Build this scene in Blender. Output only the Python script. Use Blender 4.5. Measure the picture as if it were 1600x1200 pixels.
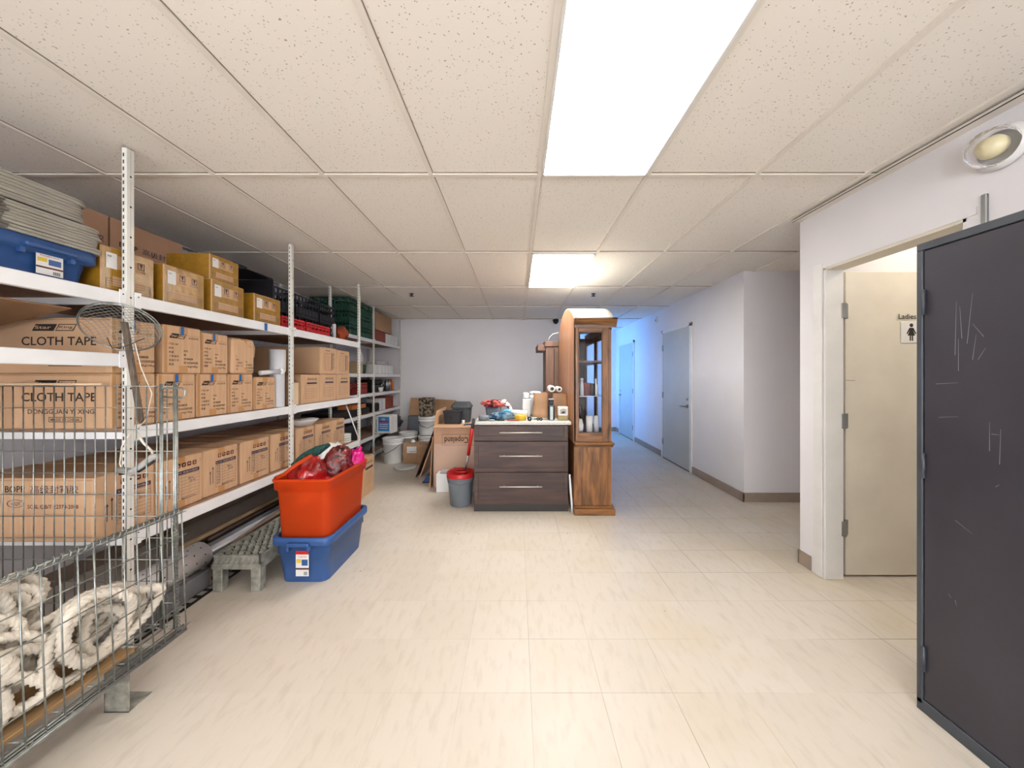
import bpy, math, random
from mathutils import Vector, Matrix, noise
random.seed(7)
PI = math.pi
C = bpy.context.scene.collection
S = bpy.context.scene
for o in list(bpy.data.objects): bpy.data.objects.remove(o)

# ------------------------------------------------------------------ camera, light, exposure
cam_d = bpy.data.cameras.new('camera'); cam = bpy.data.objects.new('camera', cam_d); C.objects.link(cam)
cam.location = (0, 0, 1.36); cam.rotation_euler = (PI/2, 0, 0)
cam_d.sensor_width = 36; cam_d.lens = 12.17; cam_d.shift_x = -.005; cam_d.shift_y = -.0075
cam_d.clip_start = .05; cam_d.clip_end = 60
S.camera = cam
S.view_settings.view_transform = 'Standard'; S.view_settings.look = 'None'
S.view_settings.gamma = 1; S.view_settings.exposure = 0.47; S.view_settings.use_curve_mapping = False
w = bpy.data.worlds.new('World'); S.world = w; w.use_nodes = True
w.node_tree.nodes['Background'].inputs[0].default_value = (.55, .75, 1, 1)
w.node_tree.nodes['Background'].inputs[1].default_value = .4
LAMP = 6.2          # ceiling panel emission, tubes over the front of the room
LAMP_FAR = 22.0     # farther panel, emission raised to brighten the back of the room
def area(name, loc, rot, sx, sy, power, col):
    l = bpy.data.lights.new(name, 'AREA'); l.shape = 'RECTANGLE'; l.size = sx; l.size_y = sy
    l.energy = power; l.color = col
    o = bpy.data.objects.new(name, l); C.objects.link(o); o.location = loc; o.rotation_euler = rot
    return o
# daylight entering the corridor through window_1 (blue beside the warm lamps)
area('area_light', (.62, 7.85, 1.5), (0, -PI/2, 0), 1.5, 1.3, 74, (.12, .38, 1.0))
# added fill light behind the viewpoint, shining through an invented shop window
area('area_light', (0, -2.95, 1.35), (PI/2, 0, 0), 5.0, 2.0, 215, (.95, .96, 1.0))

# ------------------------------------------------------------------ materials
def lin(c):
    if isinstance(c, str):
        c = [int(c[i:i+2], 16)/255 for i in (0, 2, 4)]
    return tuple((v/12.92 if v <= .04045 else ((v+.055)/1.055)**2.4) for v in c) + (1,)
MATS = {}
def mat(name, col, rough=.6, metal=0, var=.06, vs=8.0, bump=0.0, bs=60.0, stretch=(1, 1, 1), trans=0, alpha=1, coat=0, emis=0, spec=.4, col2=None):
    if name in MATS: return MATS[name]
    m = bpy.data.materials.new(name); m.use_nodes = True; MATS[name] = m
    n = m.node_tree.nodes; L = m.node_tree.links; b = n['Principled BSDF']
    tc = n.new('ShaderNodeTexCoord'); mp = n.new('ShaderNodeMapping'); mp.inputs['Scale'].default_value = stretch
    L.new(tc.outputs['Object'], mp.inputs[0])
    nz = n.new('ShaderNodeTexNoise'); nz.inputs['Scale'].default_value = vs; nz.inputs['Detail'].default_value = 4
    L.new(mp.outputs[0], nz.inputs['Vector'])
    rp = n.new('ShaderNodeValToRGB'); c = lin(col)
    c2 = lin(col2) if col2 else tuple(max(0, v*(1-var*2.2)) for v in c[:3]) + (1,)
    rp.color_ramp.elements[0].position = .35; rp.color_ramp.elements[1].position = .68
    rp.color_ramp.elements[0].color = c2; rp.color_ramp.elements[1].color = c
    L.new(nz.outputs['Fac'], rp.inputs[0]); L.new(rp.outputs[0], b.inputs['Base Color'])
    b.inputs['Roughness'].default_value = rough; b.inputs['Metallic'].default_value = metal
    b.inputs['Specular IOR Level'].default_value = spec
    b.inputs['Transmission Weight'].default_value = trans; b.inputs['Alpha'].default_value = alpha
    b.inputs['Coat Weight'].default_value = coat
    if emis: b.inputs['Emission Color'].default_value = lin(col); b.inputs['Emission Strength'].default_value = emis
    if bump:
        n2 = n.new('ShaderNodeTexNoise'); n2.inputs['Scale'].default_value = bs; L.new(mp.outputs[0], n2.inputs['Vector'])
        bp = n.new('ShaderNodeBump'); bp.inputs['Strength'].default_value = bump; bp.inputs['Distance'].default_value = .01
        L.new(n2.outputs['Fac'], bp.inputs['Height']); L.new(bp.outputs[0], b.inputs['Normal'])
    return m
def wood(name, dark, light, axis='Z', sc=7, rough=.4, dist=4):
    m = bpy.data.materials.new(name); m.use_nodes = True; MATS[name] = m
    n = m.node_tree.nodes; L = m.node_tree.links; b = n['Principled BSDF']
    tc = n.new('ShaderNodeTexCoord'); mp = n.new('ShaderNodeMapping')
    s = {'Z': (3, 3, .35), 'X': (.35, 3, 3), 'Y': (3, .35, 3)}[axis]; mp.inputs['Scale'].default_value = s
    L.new(tc.outputs['Object'], mp.inputs[0])
    nz = n.new('ShaderNodeTexNoise'); nz.inputs['Scale'].default_value = sc; nz.inputs['Detail'].default_value = 8; nz.inputs['Distortion'].default_value = .6
    L.new(mp.outputs[0], nz.inputs['Vector'])
    rp = n.new('ShaderNodeValToRGB'); rp.color_ramp.elements[0].color = lin(dark); rp.color_ramp.elements[1].color = lin(light)
    rp.color_ramp.elements[0].position = .36; rp.color_ramp.elements[1].position = .62
    L.new(nz.outputs['Fac'], rp.inputs[0]); L.new(rp.outputs[0], b.inputs['Base Color'])
    b.inputs['Roughness'].default_value = rough
    bp = n.new('ShaderNodeBump'); bp.inputs['Strength'].default_value = .15; L.new(nz.outputs['Fac'], bp.inputs['Height']); L.new(bp.outputs[0], b.inputs['Normal'])
    return m

def floor_mat():
    m = bpy.data.materials.new('vinyl tile'); m.use_nodes = True
    n = m.node_tree.nodes; L = m.node_tree.links; b = n['Principled BSDF']
    tc = n.new('ShaderNodeTexCoord'); sep = n.new('ShaderNodeSeparateXYZ'); L.new(tc.outputs['Object'], sep.inputs[0])
    def math_(op, a, bv=None, clamp=False):
        q = n.new('ShaderNodeMath'); q.operation = op; q.use_clamp = clamp
        for i, v in enumerate((a, bv)):
            if v is None: continue
            if isinstance(v, (int, float)): q.inputs[i].default_value = v
            else: L.new(v, q.inputs[i])
        return q.outputs[0]
    T = .3048
    ux = math_('DIVIDE', math_('ADD', sep.outputs[0], -.059+30*T), T); uy = math_('DIVIDE', math_('ADD', sep.outputs[1], -1.487+30*T), T)
    def seam(u):
        f = math_('FRACT', u); d = math_('ABSOLUTE', math_('SUBTRACT', f, .5)); return math_('GREATER_THAN', d, .4945)
    sm = math_('MAXIMUM', seam(ux), seam(uy))
    cmb = n.new('ShaderNodeCombineXYZ'); L.new(math_('FLOOR', ux), cmb.inputs[0]); L.new(math_('FLOOR', uy), cmb.inputs[1])
    wn = n.new('ShaderNodeTexWhiteNoise'); wn.noise_dimensions = '2D'; L.new(cmb.outputs[0], wn.inputs['Vector'])
    # wear patches that show or hide the seams, stains
    nw = n.new('ShaderNodeTexNoise'); nw.inputs['Scale'].default_value = .9; nw.inputs['Detail'].default_value = 3
    L.new(tc.outputs['Object'], nw.inputs['Vector'])
    wear = math_('MULTIPLY', math_('SUBTRACT', nw.outputs['Fac'], .38), 3.2, True)
    xr = math_('MULTIPLY', math_('ADD', sep.outputs[0], .9), .55, True)
    smw = math_('MULTIPLY', math_('MULTIPLY', sm, wear), math_('ADD', math_('MULTIPLY', xr, .85), .1))
    mp = n.new('ShaderNodeMapping'); mp.inputs['Scale'].default_value = (30, 9, 1); mp.inputs['Rotation'].default_value = (0, 0, .25)
    L.new(tc.outputs['Object'], mp.inputs[0])
    ns = n.new('ShaderNodeTexNoise'); ns.inputs['Scale'].default_value = 1.0; ns.inputs['Detail'].default_value = 6; L.new(mp.outputs[0], ns.inputs['Vector'])
    r1 = n.new('ShaderNodeValToRGB'); r1.color_ramp.elements[0].color = lin('c6bcad'); r1.color_ramp.elements[1].color = lin('cfc5b7')
    r1.color_ramp.elements[0].position = .3; r1.color_ramp.elements[1].position = .5; L.new(ns.outputs['Fac'], r1.inputs[0])
    n3 = n.new('ShaderNodeTexNoise'); n3.inputs['Scale'].default_value = 1.7; n3.inputs['Detail'].default_value = 5; L.new(tc.outputs['Object'], n3.inputs['Vector'])
    mx = n.new('ShaderNodeMix'); mx.data_type = 'RGBA'; mx.inputs['B'].default_value = lin('c8b796')
    L.new(math_('MULTIPLY', math_('MULTIPLY', math_('SUBTRACT', n3.outputs['Fac'], .5), 2.2, True), xr), mx.inputs['Factor']); L.new(r1.outputs[0], mx.inputs['A'])
    mt = n.new('ShaderNodeMix'); mt.data_type = 'RGBA'; mt.blend_type = 'MULTIPLY'; mt.inputs['B'].default_value = (.93, .92, .9, 1)
    L.new(math_('MULTIPLY', wn.outputs['Value'], .8), mt.inputs['Factor']); L.new(mx.outputs['Result'], mt.inputs['A'])
    ms = n.new('ShaderNodeMix'); ms.data_type = 'RGBA'; ms.inputs['B'].default_value = lin('5d4a35'); L.new(smw, ms.inputs['Factor']); L.new(mt.outputs['Result'], ms.inputs['A'])
    # dark flecks
    vo = n.new('ShaderNodeTexVoronoi'); vo.inputs['Scale'].default_value = 3.1; L.new(tc.outputs['Object'], vo.inputs['Vector'])
    fl = math_('MULTIPLY', math_('LESS_THAN', vo.outputs['Distance'], .022), .7)
    mf = n.new('ShaderNodeMix'); mf.data_type = 'RGBA'; mf.inputs['B'].default_value = lin('6b5039'); L.new(fl, mf.inputs['Factor']); L.new(ms.outputs['Result'], mf.inputs['A'])
    L.new(mf.outputs['Result'], b.inputs['Base Color'])
    rr = math_('ADD', math_('MULTIPLY', n3.outputs['Fac'], .3), .3); L.new(rr, b.inputs['Roughness'])
    bp = n.new('ShaderNodeBump'); bp.inputs['Strength'].default_value = .06; bp.inputs['Distance'].default_value = .004
    L.new(ns.outputs['Fac'], bp.inputs['Height']); L.new(bp.outputs[0], b.inputs['Normal'])
    return m
def ceil_mat():
    m = bpy.data.materials.new('fissured tile'); m.use_nodes = True
    n = m.node_tree.nodes; L = m.node_tree.links; b = n['Principled BSDF']
    tc = n.new('ShaderNodeTexCoord')
    vo = n.new('ShaderNodeTexVoronoi'); vo.inputs['Scale'].default_value = 68; vo.inputs['Randomness'].default_value = 1
    mp = n.new('ShaderNodeMapping'); mp.inputs['Scale'].default_value = (1, 1, 1); L.new(tc.outputs['Object'], mp.inputs[0]); 
    nd = n.new('ShaderNodeTexNoise'); nd.inputs['Scale'].default_value = 30; L.new(tc.outputs['Object'], nd.inputs['Vector'])
    ad = n.new('ShaderNodeVectorMath'); ad.operation = 'MULTIPLY_ADD'; ad.inputs[1].default_value = (.03, .03, .03)
    L.new(nd.outputs['Color'], ad.inputs[0]); L.new(mp.outputs[0], ad.inputs[2]); L.new(ad.outputs[0], vo.inputs['Vector'])
    rp = n.new('ShaderNodeValToRGB'); rp.color_ramp.elements[0].color = lin('a39682'); rp.color_ramp.elements[1].color = lin('e9e2d8')
    rp.color_ramp.elements[0].position = .1; rp.color_ramp.elements[1].position = .2
    L.new(vo.outputs['Distance'], rp.inputs[0]); L.new(rp.outputs[0], b.inputs['Base Color'])
    b.inputs['Roughness'].default_value = .95; b.inputs['Specular IOR Level'].default_value = .1
    return m
M_floor = floor_mat(); M_ceil = ceil_mat()
M_wall = mat('painted wall', 'e2dfe1', .75, var=.02, vs=2, bump=.03, bs=120)
M_wallend = M_wall
M_trimw = mat('white gloss trim', 'dedcd8', .45, var=.03)
M_tbar = mat('ceiling grid metal', 'e2dacf', .6, var=.02)
M_shadow = mat('gap line', '3a3530', .9); M_gapshade = mat('ceiling shade line', '8b7f70', .9)  # ceiling lines: shade beside the grid bars, painted as thin dark strips
M_base = mat('taupe rubber base', '9b8a7c', .55, var=.06)
M_doorgrey = mat('grey painted door', 'b9bab6', .5, var=.03, vs=3)
M_cream = mat('cream painted door', 'ded6c6', .5, var=.05, vs=3, bump=.02, bs=20)
M_steel = mat('brushed steel', '9fa2a2', .35, 1, var=.1)
M_chrome = mat('satin nickel', 'd6d0c8', .42, .5, var=.03)
M_blackm = mat('black metal', '1b1b1c', .5, var=.1)
M_lamp = mat('lamp diffuser', 'fffdf8', .5, emis=LAMP); M_lampf = mat('bright lamp diffuser', 'fffdfa', .5, emis=LAMP_FAR)
M_white = mat('white enamel', 'e4e4e4', .4, var=.03)
M_post = mat('cream white post enamel', 'dcdad2', .4, var=.05)
M_board = mat('particle board', 'a5836a', .85, var=.12, vs=30)
M_card = mat('kraft cardboard', 'c8a27e', .8, var=.05, vs=5, bump=.08, bs=90, stretch=(1, 9, 1))
M_cardd = mat('brown cardboard', 'b08a68', .85, var=.08, vs=5, bump=.08, bs=90)
M_cardp = mat('pinkish cardboard', 'b99276', .85, var=.05, vs=5)
M_tape = mat('tan packing tape', 'b98a58', .3, var=.05)
M_gold = mat('yellow clear packing tape', 'a67a24', .28, var=.12, vs=25, bump=.25, bs=22, spec=.5)
M_ink = mat('black ink', '26221f', .8)
M_inkb = mat('navy ink', '333048', .8)
M_inkr = mat('maroon ink', '5c2b26', .8)
M_paper = mat('white paper', 'dcdbd8', .7, var=.03)
M_bluet = mat('blue painters tape', '1560a8', .5, var=.1)
M_bluebin = mat('navy blue plastic', '34568c', .42, var=.05, vs=3)
M_bluebin2 = mat('dark blue plastic', '264a80', .42, var=.05)
M_lid = mat('grey plastic lid', 'a7a397', .4, var=.08)
M_red = mat('red plastic', 'c01f22', .4, var=.08)
M_blkp = mat('black plastic', '23242b', .4, var=.1)
M_grn = mat('green plastic', '1f5141', .45, var=.1)
M_galv = mat('galvanised wire', 'a3a7a3', .38, .8, var=.15, vs=40)
M_galvs = mat('weathered aluminium', 'bab9ad', .5, .45, var=.2, vs=25, bump=.3, bs=120)
M_rope = mat('cotton rope', 'e8dece', .9, var=.12, vs=12, bump=.3, bs=200)
M_locker = mat('charcoal locker enamel', '38363d', .42, var=.12, vs=2.2, bump=.02)
M_lockerf = mat('locker frame enamel', '42464d', .4, var=.06)
M_scuff = mat('pale scuff', '8b8b90', .7)
M_espr = wood('espresso wood', '33231f', '4b342d', 'X', 6, .5)
M_oak = wood('honey oak', '54341a', '8b5d31', 'Z', 9, .35)
M_oakx = wood('honey oak cross grain', '54341a', '8b5d31', 'X', 9, .35)
M_oakback = wood('hutch back panel', '9b6c4b', 'b5835f', 'Z', 5, .4)
M_walnut = wood('dull brown wood', '553d2f', '6b4b39', 'Z', 6, .5)
M_glass = mat('clear glass', 'ffffff', .02, trans=1, var=0); M_glass.node_tree.nodes['Principled BSDF'].inputs['IOR'].default_value = 1.12
M_counter = mat('speckled white laminate', 'c9c7c0', .3, var=.12, vs=90)
M_greyp = mat('grey plastic', '6f757b', .45, var=.05)
M_bucket = mat('white bucket plastic', 'dcdcda', .4, var=.04)
M_pvc = mat('pale grey tube', 'c3c4c8', .35, var=.04)

# ------------------------------------------------------------------ mesh builder
_txt = {}
def text_mesh(s, bold=False):
    k = s
    if k not in _txt:
        c = bpy.data.curves.new('t', 'FONT'); c.body = s; c.resolution_u = 3 if s.isascii() else 1
        if s.isascii(): c.offset = .012
        o = bpy.data.objects.new('t', c); C.objects.link(o)
        dg = bpy.context.evaluated_depsgraph_get(); me = o.evaluated_get(dg).to_mesh()
        v = [(p.co.x, p.co.y) for p in me.vertices]; f = [tuple(p.vertices) for p in me.polygons]
        x0 = min(p[0] for p in v); x1 = max(p[0] for p in v); y0 = min(p[1] for p in v); y1 = max(p[1] for p in v)
        v = [((p[0]-x0)/(y1-y0), (p[1]-y0)/(y1-y0)) for p in v]
        _txt[k] = (v, f, (x1-x0)/(y1-y0))
        bpy.data.objects.remove(o); bpy.data.curves.remove(c)
    return _txt[k]
class MB:
    def __init__(s): s.v = []; s.f = []; s.mi = []; s.sm = []; s.mats = []; s.M = Matrix()
    def m(s, mt):
        if mt not in s.mats: s.mats.append(mt)
        return s.mats.index(mt)
    def add(s, vs, fs, mt, smooth=False):
        b = len(s.v); k = s.m(mt)
        s.v += [tuple(s.M @ Vector(p)) for p in vs]
        for f in fs: s.f.append(tuple(b+i for i in f)); s.mi.append(k); s.sm.append(smooth)
    def box(s, x0, x1, y0, y1, z0, z1, mt, c=0):
        if x0 > x1: x0, x1 = x1, x0
        if y0 > y1: y0, y1 = y1, y0
        if z0 > z1: z0, z1 = z1, z0
        if c <= 0:
            v = [(x, y, z) for x in (x0, x1) for y in (y0, y1) for z in (z0, z1)]
            s.add(v, [(0, 1, 3, 2), (4, 6, 7, 5), (0, 4, 5, 1), (2, 3, 7, 6), (0, 2, 6, 4), (1, 5, 7, 3)], mt); return
        c = min(c, (x1-x0)*.45, (y1-y0)*.45, (z1-z0)*.45)
        v = []; idx = {}
        for i, x in enumerate((x0, x1)):
            for j, y in enumerate((y0, y1)):
                for k, z in enumerate((z0, z1)):
                    dx, dy, dz = (c if i == 0 else -c), (c if j == 0 else -c), (c if k == 0 else -c)
                    idx[i, j, k, 0] = len(v); v.append((x, y+dy, z+dz))
                    idx[i, j, k, 1] = len(v); v.append((x+dx, y, z+dz))
                    idx[i, j, k, 2] = len(v); v.append((x+dx, y+dy, z))
        g = lambda i, j, k, a: idx[i, j, k, a]; f = []
        for i in (0, 1):
            q = [g(i, 0, 0, 0), g(i, 1, 0, 0), g(i, 1, 1, 0), g(i, 0, 1, 0)]; f.append(q if i else q[::-1])
            q = [g(0, i, 0, 1), g(0, i, 1, 1), g(1, i, 1, 1), g(1, i, 0, 1)]; f.append(q if i else q[::-1])
            q = [g(0, 0, i, 2), g(1, 0, i, 2), g(1, 1, i, 2), g(0, 1, i, 2)]; f.append(q if i else q[::-1])
        for a in (0, 1):
            for b in (0, 1):
                q = [g(a, b, 0, 0), g(a, b, 0, 1), g(a, b, 1, 1), g(a, b, 1, 0)]; f.append(q if a == b else q[::-1])
                q = [g(a, 0, b, 0), g(a, 1, b, 0), g(a, 1, b, 2), g(a, 0, b, 2)]; f.append(q if a != b else q[::-1])
                q = [g(0, a, b, 1), g(1, a, b, 1), g(1, a, b, 2), g(0, a, b, 2)]; f.append(q if a == b else q[::-1])
        for i in (0, 1):
            for j in (0, 1):
                for k in (0, 1):
                    q = [g(i, j, k, 0), g(i, j, k, 1), g(i, j, k, 2)]; f.append(q if (i+j+k) % 2 else q[::-1])
        s.add(v, f, mt)
    def tube(s, pts, r, mt, n=6, caps=True, lobes=None, closed=False):
        pts = [Vector(p) for p in pts]; N = len(pts); rs = r if isinstance(r, (list, tuple)) else [r]*N
        t0 = (pts[1]-pts[0]).normalized(); up = Vector((0, 0, 1)) if abs(t0.z) < .9 else Vector((1, 0, 0))
        nrm = t0.cross(up).normalized(); V = []; d = 0
        for i, p in enumerate(pts):
            if closed: t = pts[(i+1) % N]-pts[i-1]
            else: t = (pts[min(i+1, N-1)]-pts[max(i-1, 0)])
            t = t.normalized() if t.length > 1e-9 else t0
            nrm = (nrm - t*nrm.dot(t)).normalized(); bn = t.cross(nrm)
            if i: d += (p-pts[i-1]).length
            for k in range(n):
                a = 2*PI*k/n; rr = rs[i]
                if lobes: rr *= 1+lobes[1]*math.cos(lobes[0]*(a-d*lobes[2]))
                V.append(p+nrm*math.cos(a)*rr+bn*math.sin(a)*rr)
        F = []
        for i in range(N if closed else N-1):
            j = (i+1) % N
            for k in range(n): F.append((i*n+k, i*n+(k+1) % n, j*n+(k+1) % n, j*n+k))
        if caps and not closed: F.append(tuple(range(n))[::-1]); F.append(tuple((N-1)*n+k for k in range(n)))
        s.add(V, F, mt, True)
    def bar(s, a, b, r, mt, n=6): s.tube([a, b], r, mt, n)
    def lathe(s, prof, mt, n=24, o=(0, 0, 0), axis='Z', caps=False):
        V = []; F = []
        for (r, z) in prof:
            for k in range(n):
                a = 2*PI*k/n; x, y = r*math.cos(a), r*math.sin(a)
                p = (x, y, z) if axis == 'Z' else ((z, x, y) if axis == 'X' else (y, z, x))
                V.append((p[0]+o[0], p[1]+o[1], p[2]+o[2]))
        for i in range(len(prof)-1):
            for k in range(n): F.append((i*n+k, i*n+(k+1) % n, (i+1)*n+(k+1) % n, (i+1)*n+k))
        s.add(V, F, mt, True)
        if caps:
            s.add(V[:n], [tuple(range(n))[::-1]], mt); s.add(V[-n:], [tuple(range(n))], mt)
    def prism(s, poly, z0, z1, mt, axis='Z', smooth=False):
        n = len(poly)
        def P(a, b, z): return {'Z': (a, b, z), 'X': (z, a, b), 'Y': (a, z, b)}[axis]
        V = [P(a, b, z0) for a, b in poly]+[P(a, b, z1) for a, b in poly]
        s.add(V, [tuple(range(n))[::-1], tuple(range(n, 2*n))], mt)
        s.add(V, [(i, (i+1) % n, n+(i+1) % n, n+i) for i in range(n)], mt, smooth)
    def quad(s, o, u, v, x0, x1, y0, y1, mt, e=0.0):
        o, u, v = Vector(o), Vector(u), Vector(v); nn = u.cross(v)*e; o = o+nn
        s.add([o+u*a+v*b for a, b in ((x0, y0), (x1, y0), (x1, y1), (x0, y1))], [(0, 1, 2, 3)], mt)
    def poly2(s, o, u, v, pts, mt, e=0.0):
        o, u, v = Vector(o), Vector(u), Vector(v); o = o+u.cross(v)*e
        s.add([o+u*a+v*b for a, b in pts], [tuple(range(len(pts)))], mt)
    def text(s, t, o, u, v, x, y, h, mt, maxw=None, e=.0008, center=False):
        V, F, asp = text_mesh(t); o, u, v = Vector(o), Vector(u), Vector(v); o = o+u.cross(v)*e
        sx = h
        if maxw: sx = maxw/asp
        if center: x = x-sx*asp/2
        s.add([o+u*(x+a*sx)+v*(y+b*h) for a, b in V], F, mt)
    def frame(s, o, u, v, x0, x1, y0, y1, t, mt, e=.0006):
        for a in ((x0, x1, y0, y0+t), (x0, x1, y1-t, y1), (x0, x0+t, y0, y1), (x1-t, x1, y0, y1)): s.quad(o, u, v, *a, mt, e)
    def blob(s, c, r, mt, amp=.2, fr=3, seed=0, nu=28, nv=18, flat=None):
        V = []; F = []
        for i in range(nv+1):
            th = PI*i/nv
            for j in range(nu):
                ph = 2*PI*j/nu; d = Vector((math.sin(th)*math.cos(ph), math.sin(th)*math.sin(ph), math.cos(th)))
                q = 1+amp*noise.fractal(d*fr+Vector((seed, seed*2, 0)), .8, 2.2, 4)
                p = Vector((c[0]+d.x*r[0]*q, c[1]+d.y*r[1]*q, c[2]+d.z*r[2]*q))
                if flat is not None: p.z = max(p.z, flat)
                V.append(p)
        for i in range(nv):
            for j in range(nu): F.append((i*nu+j, (i+1)*nu+j, (i+1)*nu+(j+1) % nu, i*nu+(j+1) % nu))
        s.add(V, F, mt, True)
    def mesh(s, name):
        me = bpy.data.meshes.new(name); me.from_pydata(s.v, [], s.f)
        for mt in s.mats: me.materials.append(mt)
        me.polygons.foreach_set('material_index', s.mi); me.polygons.foreach_set('use_smooth', s.sm); me.update(); return me
    def obj(s, name, parent=None, loc=None, rz=0, bevel=0):
        o = bpy.data.objects.new(name, s.mesh(name)); C.objects.link(o)
        if parent: o.parent = parent
        if loc: o.location = loc
        if rz: o.rotation_euler.z = rz
        if bevel:
            b = o.modifiers.new('bevel', 'BEVEL'); b.width = bevel; b.segments = 2; b.limit_method = 'ANGLE'; b.angle_limit = .7
        return o
def tag(o, label, cat, group=None, kind=None):
    o['label'] = label; o['category'] = cat
    if group: o['group'] = group
    if kind: o['kind'] = kind
    return o
def thing(name, label, cat, loc=(0, 0, 0), rz=0, group=None):
    o = bpy.data.objects.new(name, None); C.objects.link(o); o.location = loc; o.rotation_euler.z = rz
    o.empty_display_size = .1
    return tag(o, label, cat, group)
def struct(name, mb):
    o = mb.obj(name); o['kind'] = 'structure'; return o
def dup(root, loc, label, group=None, rz=None, sc=None):
    r = root.copy(); C.objects.link(r); r.location = loc; r['label'] = label
    if group: r['group'] = group
    if rz is not None: r.rotation_euler.z = rz
    if sc: r.scale = sc
    for ch in list(root.children):
        c = ch.copy(); C.objects.link(c); c.parent = r
        for g in list(ch.children):
            d = g.copy(); C.objects.link(d); d.parent = c
    return r
def localize(mb, p):   # move built coordinates so the origin sits at p
    mb.v = [(a-p[0], b-p[1], c-p[2]) for a, b, c in mb.v]; return mb
def put(name, mb, base, label, cat, group=None, rz=0, bevel=0):
    return tag(localize(mb, base).obj(name, None, base, rz, bevel), label, cat, group)

CEIL = 2.49
# ------------------------------------------------------------------ room shell
def shell():
    b = MB(); b.box(-3.1, 3.7, -2.7, 8.8, -.1, 0, M_floor); struct('floor', b)
    b = MB(); b.box(-3.1, 3.7, -2.7, 8.8, CEIL+.012, CEIL+.1, M_ceil)
    g = .6096; x = .1255-g*6
    xs = []
    while x < 3.7: xs.append(x); x += g
    for x in xs:
        b.box(x-.012, x+.012, -2.6, 8.7, CEIL, CEIL+.013, M_tbar); b.box(x+.012, x+.0145, -2.6, 8.7, CEIL+.008, CEIL+.013, M_gapshade)
    y = 1.95-1.2192*4
    while y < 8.7:
        b.box(-3, 3.6, y-.012, y+.012, CEIL-.0005, CEIL+.013, M_tbar); b.box(-3, 3.6, y-.0155, y-.012, CEIL+.006, CEIL+.013, M_gapshade); y += 1.2192
    b.box(2.0, 2.06, -2.5, 2.52, CEIL-.012, CEIL, M_tbar); b.box(2.0, 2.004, -2.5, 2.52, CEIL-.014, CEIL-.011, M_shadow)
    struct('ceiling', b)
    b = MB(); b.box(-3.1, -3.0, -2.7, 7.06, 0, CEIL+.05, M_wall); struct('wall_left', b)
    b = MB(); b.box(-3.0, 1.0, 6.94, 7.06, 0, CEIL+.05, M_wall)
    struct('wall_back', b)
    b = MB()
    for q in ((-3.1, -2.4, 0, 2.54), (2.4, 3.7, 0, 2.54), (-2.4, 2.4, 0, .4), (-2.4, 2.4, 2.3, 2.54)): b.box(q[0], q[1], -2.7, -2.6, q[2], q[3], M_wall)
    struct('wall_front', b)
    b = MB()
    for x in (-2.4, -1.22, -.02, 1.18, 2.36): b.box(x, x+.04, -2.68, -2.62, .4, 2.3, M_trimw)
    for z in (.4, 2.26): b.box(-2.4, 2.4, -2.68, -2.62, z, z+.04, M_trimw)
    b.box(-2.38, 2.38, -2.655, -2.65, .42, 2.28, M_glass); struct('added_window_2', b)  # unseen window, added to let in the fill light
    # near right partition with door opening y 1.587..2.33
    b = MB(); b.box(2.06, 2.18, -2.6, 1.587, 0, CEIL+.05, M_wall); b.box(2.06, 2.18, 2.33, 2.52, 0, CEIL+.05, M_wall)
    b.box(2.06, 2.18, 1.587, 2.33, 2.086, CEIL+.05, M_wall)
    struct('wall_right', b)
    b = MB(); b.box(2.18, 3.7, 2.45, 2.52, 0, CEIL+.05, M_wallend); b.box(3.5, 3.7, -2.6, 2.45, 0, CEIL+.05, M_wall)
    b.box(2.18, 3.5, .8, .9, 0, CEIL+.05, M_wall)
    struct('wall_restroom', b)
    b = MB(); b.box(3.5, 3.7, 2.52, 3.75, 0, CEIL+.05, M_wallend); b.box(2.455, 3.7, 3.75, 3.85, 0, CEIL+.05, M_wallend)
    struct('wall_recess', b)
    b = MB()
    b.box(2.455, 2.6, 3.85, 8.7, 0, CEIL+.05, M_wall)
    struct('wall_corridor', b)
    b = MB(); b.box(.88, 2.6, 8.6, 8.7, 0, CEIL+.05, M_wall); struct('wall_end', b)
    b = MB(); b.box(.88, 1.0, 7.06, 7.2, 0, CEIL+.05, M_wall); b.box(.88, 1.0, 8.5, 8.6, 0, CEIL+.05, M_wall)
    b.box(.88, 1.0, 7.2, 8.5, 0, .85, M_wall); b.box(.88, 1.0, 7.2, 8.5, 2.15, CEIL+.05, M_wall); struct('wall_window', b)
    b = MB()
    for a in ((7.2, 7.24), (7.83, 7.87), (8.46, 8.5)): b.box(.92, .98, a[0], a[1], .85, 2.15, M_trimw)
    for a in ((.85, .89), (2.11, 2.15)): b.box(.92, .98, 7.2, 8.5, a[0], a[1], M_trimw)
    b.box(.945, .95, 7.24, 7.83, .89, 2.11, M_glass); b.box(.945, .95, 7.87, 8.46, .89, 2.11, M_glass)
    struct('window_1', b)
    # baseboards
    def bb(name, *bs):
        b = MB()
        for q in bs: b.box(*q, M_base, .002)
        struct(name, b)
    bb('baseboard_back', (-3, 1.0, 6.93, 6.94, 0, .1)); bb('baseboard_left', (-3, -2.99, -2.6, 6.93, 0, .1))
    bb('baseboard_corridor', (2.443, 2.455, 3.738, 4.84, 0, .1), (2.443, 2.455, 5.87, 7.2, 0, .1), (2.443, 2.455, 8.33, 8.6, 0, .1))
    bb('baseboard_recess', (2.443, 3.5, 3.738, 3.75, 0, .1), (2.05, 3.5, 2.52, 2.53, 0, .1))
    bb('baseboard_right', (2.05, 2.06, 2.42, 2.53, 0, .1), (2.05, 2.06, -2.6, 1.5, 0, .1))
    bb('baseboard_end', (1.0, 2.443, 8.59, 8.6, 0, .1))
    bb('baseboard_restroom', (2.18, 3.5, 2.44, 2.45, 0, .1))
    # door casing of the restroom opening
    b = MB()
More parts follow.
